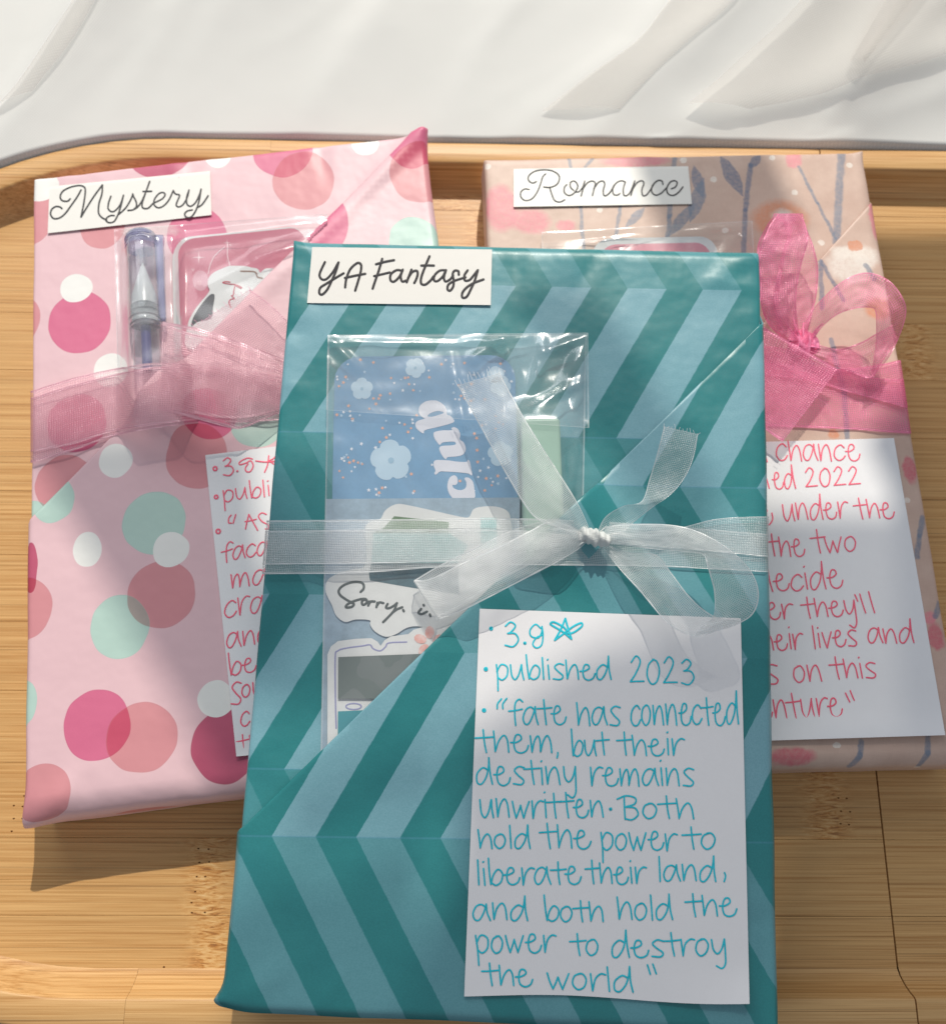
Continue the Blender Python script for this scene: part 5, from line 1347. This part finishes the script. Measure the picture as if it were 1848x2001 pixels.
M_THW = flat_paper("white_thread", (232, 236, 238), .4, .5); M_THP = flat_paper("pink_thread", (238, 160, 188), .4, .5)

def knot(name, plane, x, y, h, rx, ry, rh, mat, parent, turns=7):
    """a gathered knot: ribbed folds running over the top, waisted and uneven, with short pinched collars"""
    mb = MB(); c = plane.at(x, y, h); rows = []
    N = 34
    for i in range(N + 1):
        t = -1 + 2 * i / N
        env = max(0.0, 1 - abs(t) ** 3.2) ** .5
        waist = .92 + .10 * math.cos(t * 7.0)
        row = []
        for k in range(40):
            b = 2 * math.pi * k / 40
            rib = 1 + .13 * math.sin(t * 15 + 1.5 * math.sin(b + .5)) + .07 * math.sin(4 * b + t * 5)
            rr = env * waist * rib + .02
            row.append(c + plane.ex * (rx * t + .25 * ry * math.sin(b)) + plane.ev * (ry * rr * math.cos(b) + .25 * rx * t) + plane.n * (rh * rr * math.sin(b)))
        rows.append(row)
    mb.grid(rows, close=True); return mb.build(name, mat, parent)
def gathers(name, plane, z, fans, h0, mat, parent, w=.5):
    """tight pleats fanning out of the knot"""
    for pts in fans:
        mb = MB(); pp = smooth([z(p) for p in pts], 6); pp = pp[:max(5, int(len(pp) * .62))]; rows = []
        W_ = [plane.at(p.x, p.y, h0 + 1.2 * math.sin(math.pi * i / (len(pp) - 1)) * .6) for i, p in enumerate(pp)]
        for i, q in enumerate(W_):
            d = (W_[min(i + 1, len(W_) - 1)] - W_[max(0, i - 1)]).normalized(); s = plane.n.cross(d).normalized(); k = 1 - .75 * i / len(W_)
            rows.append([q + (s * math.cos(a) + plane.n * math.sin(a)) * w * k for a in [math.pi * 2 * m_ / 8 for m_ in range(8)]])
        mb.grid(rows, close=True); mb.build(name, mat, parent)
nt = NT("white_knot_cloth"); _o = nt.coord('Object'); M_KNW = nt.finish(nt.pbsdf(srgb(212, 216, 214), .5, nt.bump(nt.noise(nt.map(_o, (300, 2600, 900)), 1.0, 3, .6), .5, .0004), Subsurface_Weight=0.0))
nt = NT("pink_knot_cloth"); _o = nt.coord('Object'); M_KNP = nt.finish(nt.pbsdf(srgb(246, 140, 180), .5, nt.bump(nt.noise(nt.map(_o, (300, 2600, 900)), 1.0, 3, .6), .5, .0004)))

# white ribbon on the front book
rbW = thing("organza_ribbon", FRONT.at(1165, 1050, 3), "sheer white organza ribbon tied in a bow across the teal wrapped book", "ribbon", "organza ribbons tied round the books")
z8 = zoomed(1600, 1500, 1.232); idz = lambda p: p
def bandh(x):
    return 1.7 + 1.7 * sm(600, 660, x) * (1 - sm(1200, 1300, x)) + 4.3 * sm(975, 1020, x) * (1 - sm(1095, 1150, x))
def band(name, top, bot, fn, mat, parent, hf, ends, n=80, m=18, seed=0, amp=.15):
    Lp = resample(smooth(top, 6), n); Rp = resample(smooth(bot, 6), n)
    mb = MB(); rows = []; uvs = []; eg = []
    base = fn(0, 0, 0)
    segs = []
    for i in range(n): segs.append((Lp[i], Rp[i], None))
    acc = 0; prev = None
    first = []; 
    def addrow(a, b, dd=0.0, out=0.0, sgn=0):
        nonlocal acc, prev
        row = []; ur = []
        for j in range(m):
            s = j / (m - 1); q = a.lerp(b, s)
            p = fn(q.x, q.y, hf(q.x) + amp * noise.noise(Vector((q.x * .02 + seed, s * 2, seed)))) if dd == 0 else fn(q.x, q.y, 1.5 - dd) + parent_ex * out * sgn
            row.append(p)
        mid = row[m // 2]
        if prev is not None: acc += (mid - prev).length
        prev = mid; w = (row[-1] - row[0]).length
        for j in range(m): ur.append((acc + seed * 17, j / (m - 1) * w)); eg.append(abs(j / (m - 1) * 2 - 1))
        rows.append(row); uvs.append(ur)
    el, er = ends
    if el:
        for dd, out in ((12.0, .4), (6.0, .7), (2.0, .8), (.6, .55)): addrow(Lp[0], Rp[0], dd, out, -1)
    for i in range(n): addrow(Lp[i], Rp[i])
    if er:
        for dd, out in ((.6, .55), (2.0, .8), (6.0, .7), (12.0, .4)): addrow(Lp[-1], Rp[-1], dd, out, 1)
    mb.grid(rows, uvs); o = mb.build(name, mat, parent)
    at = o.data.attributes.new("edge", 'FLOAT', 'POINT'); at.data.foreach_set("value", eg)
    return o
parent_ex = FRONT.ex
band("band", [(527,1017),(760,1015),(1000,1013),(1150,1018),(1300,1028),(1495,1043)], [(518,1122),(700,1120),(850,1109),(960,1105),(1110,1105),(1300,1108),(1495,1118)], fF, M_ORGW, rbW, bandh, (1, 1), seed=1)
band("band", [(524,1038),(760,1035),(1000,1036),(1130,1045),(1300,1036),(1400,1014),(1496,1009)], [(519,1103),(760,1100),(950,1092),(1130,1062),(1330,1072),(1495,1088)], fF, M_ORGW, rbW, lambda x: bandh(x) + .45, (1, 1), seed=2)
strip("tail", [(283,50),(420,300),(540,520),(650,690),(760,745),(925,795)], [(490,-12),(600,190),(720,385),(830,555),(890,660),(940,775)], z8, fF, M_ORGW, rbW, [(0, 10, 12), (.35, 12, 13), (.75, 11, 9.5), (1, 7.5, 7)], seed=3, amp=.5, cup=.8)
threads("frayed_end", [(283,50),(380,10),(490,-12)], z8, fF, M_THW, rbW, 11, 4, 12, 16)
strip("loop", [(68,1012),(190,940),(330,872),(560,762),(740,716),(850,745),(932,795)], [(185,1195),(320,1120),(480,1015),(700,905),(800,860),(870,835),(935,808)], z8, fF, M_ORGW, rbW, [(0, 4.5, 4.5), (.5, 6, 5), (1, 6.5, 6)], seed=5, amp=.5)
strip("loop", [(68,1012),(150,1003),(300,930),(480,850),(640,768),(745,718),(860,755),(932,795)], [(195,1205),(330,1152),(500,1065),(700,962),(800,908),(880,858),(920,822),(936,806)], z8, fF, M_ORGW, rbW, [(0, 8, 7.5), (.25, 11, 10), (.6, 11, 10), (1, 7.5, 7)], seed=6, amp=.5, cup=.8)
# the fold that joins both layers at the loop's end
strip("loop_fold", [(74,1010),(66,1018),(72,1014)], [(188,1200),(180,1210),(194,1208)], z8, fF, M_ORGW, rbW, [(0, 4.5, 4.5), (.5, 6.3, 6), (1, 8, 7.5)], n=12, seed=7, amp=.1)
strip("tail", [(965,790),(1010,700),(1100,645),(1190,622),(1228,510),(1265,390),(1300,252)], [(1040,835),(1130,745),(1240,655),(1330,592),(1400,510),(1445,410),(1468,290)], z8, fF, M_ORGW, rbW, [(0, 7, 7), (.3, 10, 7), (.5, 9, 13), (1, 15, 17)], seed=8, amp=.4)
threads("frayed_end", [(1300,252),(1380,268),(1468,290)], z8, fF, M_THW, rbW, 16, 9, 10, 7)
strip("loop", [(965,792),(1030,745),(1200,733),(1380,745),(1530,800),(1660,890),(1740,985),(1768,1085),(1738,1180),(1650,1235),(1560,1262),(1450,1288)], [(990,822),(1100,838),(1250,858),(1400,872),(1490,885),(1512,940),(1530,1000),(1545,1060),(1550,1130),(1545,1180),(1520,1215),(1480,1240)], z8, fF, M_ORGW, rbW,
      [(0, 7, 7), (.35, 13, 12), (.65, 18, 17), (.85, 15, 16), (1, 11, 12)], n=90, seed=10, amp=.5, cup=.6)
strip("loop", [(1000,828),(1120,872),(1260,885),(1340,980),(1420,1085),(1500,1160),(1580,1200),(1680,1212)], [(985,832),(1080,955),(1180,1065),(1250,1150),(1320,1228),(1400,1275),(1480,1290),(1560,1262)], z8, fF, M_ORGW, rbW, [(0, 6.5, 6.5), (.4, 8.5, 8.5), (.75, 12, 12), (1, 13.5, 12)], seed=11, amp=.4, cup=-.5)
knot("knot", FRONT, *z8((955, 800)), 7.6, 3.9, 2.2, 2.5, M_KNW, rbW)
gathers('pleat', FRONT, z8, [[(925,795),(880,775),(820,752),(770,735)],[(925,805),(870,815),(800,850)],[(925,812),(880,840),(830,885)],[(985,800),(1040,785),(1120,770),(1190,770)],[(985,808),(1050,812),(1130,815)],[(985,815),(1040,850),(1090,900)],[(975,785),(1010,750),(1060,715)],[(940,782),(915,745),(890,710)]], 7.2, M_KNW, rbW, .22)

# dusty pink ribbon on the left book
rbP = thing("organza_ribbon", LEFT.at(500, 800, 3), "sheer dusty pink organza ribbon, partly under the teal book on the spotted book", "ribbon", "organza ribbons tied round the books")
zR3 = zoomed(0, 900, 1.54); parent_ex = LEFT.ex
hl = lambda x: 1.6 + 6.6 * sm(225, 270, x) * (1 - sm(345, 400, x)) + 2.2 * sm(230, 260, x) * (1 - sm(520, 600, x)) * .5
q = [zR3(p) for p in [(205,1018),(400,955),(600,905),(800,868),(995,848),(1400,880),(1900,960)]]; q2 = [zR3(p) for p in [(205,1462),(450,1390),(700,1300),(1000,1245),(1300,1215),(1500,1215),(1900,1190)]]
band("band", q, q2, fL, M_ORGP, rbP, hl, (1, 0), seed=12, amp=.4)
q = [zR3(p) for p in [(205,1062),(400,1000),(600,945),(800,900),(995,872),(1400,900),(1900,980)]]; q2 = [zR3(p) for p in [(205,1395),(450,1350),(700,1270),(1000,1225),(1300,1190),(1500,1180),(1900,1150)]]
band("band", q, q2, fL, M_ORGP, rbP, lambda x: hl(x) + .5, (1, 0), seed=13, amp=.4)
strip("tail", [(1180,632),(1400,712),(1600,775),(1800,860),(1950,940)], [(1540,395),(1650,475),(1770,590),(1860,700),(1960,860)], zR3, fL, M_ORGP, rbP, [(0, 6, 7), (.4, 6.5, 6.5), (.7, 5, 4), (1, 2, 2)], seed=14, amp=.6)
threads("frayed_end", [(1170,640),(1300,560),(1540,392)], zR3, fL, M_THP, rbP, 6, 15, 16, 7)
strip("loop", [(1005,600),(1150,660),(1400,720),(1650,830),(1950,960)], [(985,1128),(1200,1160),(1400,1190),(1600,1170),(1950,1060)], zR3, fL, M_ORGP, rbP, [(0, 7, 6.5), (.4, 5, 4.5), (1, 1.5, 1.5)], seed=16, amp=.6)
strip("loop", [(1002,594),(1200,632),(1450,712),(1700,820),(1960,950)], [(985,1138),(1200,1192),(1400,1245),(1500,1250),(1700,1165),(1950,1050)], zR3, fL, M_ORGP, rbP, [(0, 9, 8.5), (.2, 13, 12), (.55, 9, 8), (1, 2.5, 2.5)], seed=17, amp=.8, cup=1.0)
strip("loop_fold", [(1006,600),(988,606),(1002,596)], [(986,1128),(972,1120),(985,1138)], zR3, fL, M_ORGP, rbP, [(0, 7, 6.5), (.5, 8, 7.5), (1, 9, 8.5)], n=12, seed=18, amp=.1)

# bright pink ribbon on the right book
rbH = thing("organza_ribbon", RIGHT.at(1560, 700, 3), "bright pink organza ribbon with tall loops, tied round the floral book", "ribbon", "organza ribbons tied round the books")
zR = zoomed(2400, 700, 1.3363); parent_ex = RIGHT.ex
band("band", [zR(p) for p in [(500,960),(850,1000),(1100,1020),(1300,1035),(1500,1010),(1592,990)]], [zR(p) for p in [(500,1330),(850,1340),(1100,1350),(1350,1360),(1500,1372),(1648,1382)]], fR, M_ORGH, rbH, lambda x: 1.2, (0, 1), seed=20, amp=.5)
band("band", [zR(p) for p in [(700,900),(1000,930),(1180,1010),(1350,1055),(1480,1085),(1608,1092)]], [zR(p) for p in [(700,1060),(1000,1080),(1180,1115),(1330,1160),(1480,1200),(1630,1242)]], fR, M_ORGH, rbH, lambda x: 2.2, (0, 1), seed=21, amp=.6)
strip("loop", [(980,880),(890,780),(850,640),(850,500),(840,380),(890,270),(925,222)], [(1090,880),(1120,780),(1155,650),(1165,500),(1140,380),(1105,290),(1085,225)], zR, fR, M_ORGH, rbH, [(0, 5, 5), (.4, 9, 5), (.8, 12, 8), (1, 14, 13)], seed=22, amp=1.4)
strip("loop", [(985,885),(900,800),(860,700),(855,560),(850,420),(900,280),(950,208)], [(1075,885),(1050,760),(1050,620),(1075,480),(1110,350),(1095,260),(1060,206)], zR, fR, M_ORGH, rbH, [(0, 6, 6), (.4, 12, 15), (.8, 17, 19), (1, 17, 17)], seed=23, amp=1.4, cup=1.5)
strip("loop_fold", [(925,222),(930,205),(950,208)], [(1085,225),(1080,205),(1060,206)], zR, fR, M_ORGH, rbH, [(0, 14, 13), (.5, 16.5, 16), (1, 17, 17)], n=12, seed=24, amp=.1)
strip("inner_pleat", [(930,228),(985,262),(1000,320),(970,420),(945,540),(925,680),(950,830)], [(950,215),(1010,258),(1022,320),(992,420),(968,540),(955,680),(980,850)], zR, fR, M_ORGH, rbH, [(0, 17.5, 17), (.5, 16.5, 16.5), (1, 9, 9)], m=6, seed=25, amp=.2)
strip("loop", [(1060,850),(1150,700),(1290,570),(1420,520),(1540,560),(1615,650),(1636,735),(1600,860),(1540,980),(1450,1085)], [(1110,935),(1180,820),(1270,745),(1370,712),(1450,710),(1470,730),(1475,800),(1472,900),(1462,980),(1445,1080)], zR, fR, M_ORGH, rbH,
      [(0, 6, 6), (.35, 17, 15), (.6, 20, 17), (.85, 12, 11), (1, 8, 8)], n=90, seed=26, amp=1.0, cup=.8)
strip("loop", [(1090,890),(1180,910),(1280,930),(1400,890),(1470,850),(1560,800)], [(1110,950),(1200,1000),(1320,1045),(1445,1085),(1500,1010),(1590,880)], zR, fR, M_ORGH, rbH, [(0, 6, 6), (.5, 7, 6), (1, 12, 12)], seed=27, amp=.9)
strip("tail", [(600,700),(850,800),(930,845),(1100,940),(1272,1038)], [(560,1200),(780,1290),(870,1350),(920,1390),(975,1425)], zR, fR, M_ORGH, rbH, [(0, 4, 3), (.5, 8, 6), (1, 8.5, 6)], seed=28, amp=.7)
threads("frayed_end", [(975,1425),(1100,1250),(1272,1038)], zR, fR, M_THP, rbH, 7.5, 29, 18, 8)
mb = MB(); stroke(mb, [zR(p) for p in [(1160,1150),(1150,1180),(1200,1215),(1225,1250),(1238,1285)]], .12, fR, h=3.0); mb.build("loose_thread", M_THP, rbH)
knot("knot", RIGHT, *zR((1085, 900)), 4.5, 3.6, 4.2, 2.6, M_KNP, rbH)
gathers('pleat', RIGHT, zR, [[(1070,880),(1040,800),(1030,720),(1035,640)],[(1060,880),(1000,800),(975,720)],[(1085,875),(1085,800),(1100,730)],[(1110,890),(1160,820),(1210,780),(1290,745)],[(1110,900),(1150,850),(1190,810),(1240,790)],[(1115,915),(1170,925),(1230,940)],[(1060,920),(1010,900),(950,880)]], 6.0, M_KNP, rbH, .45)

# helper values are not part of the scene
for o in scene.objects:
    if "_base" in o: del o["_base"]
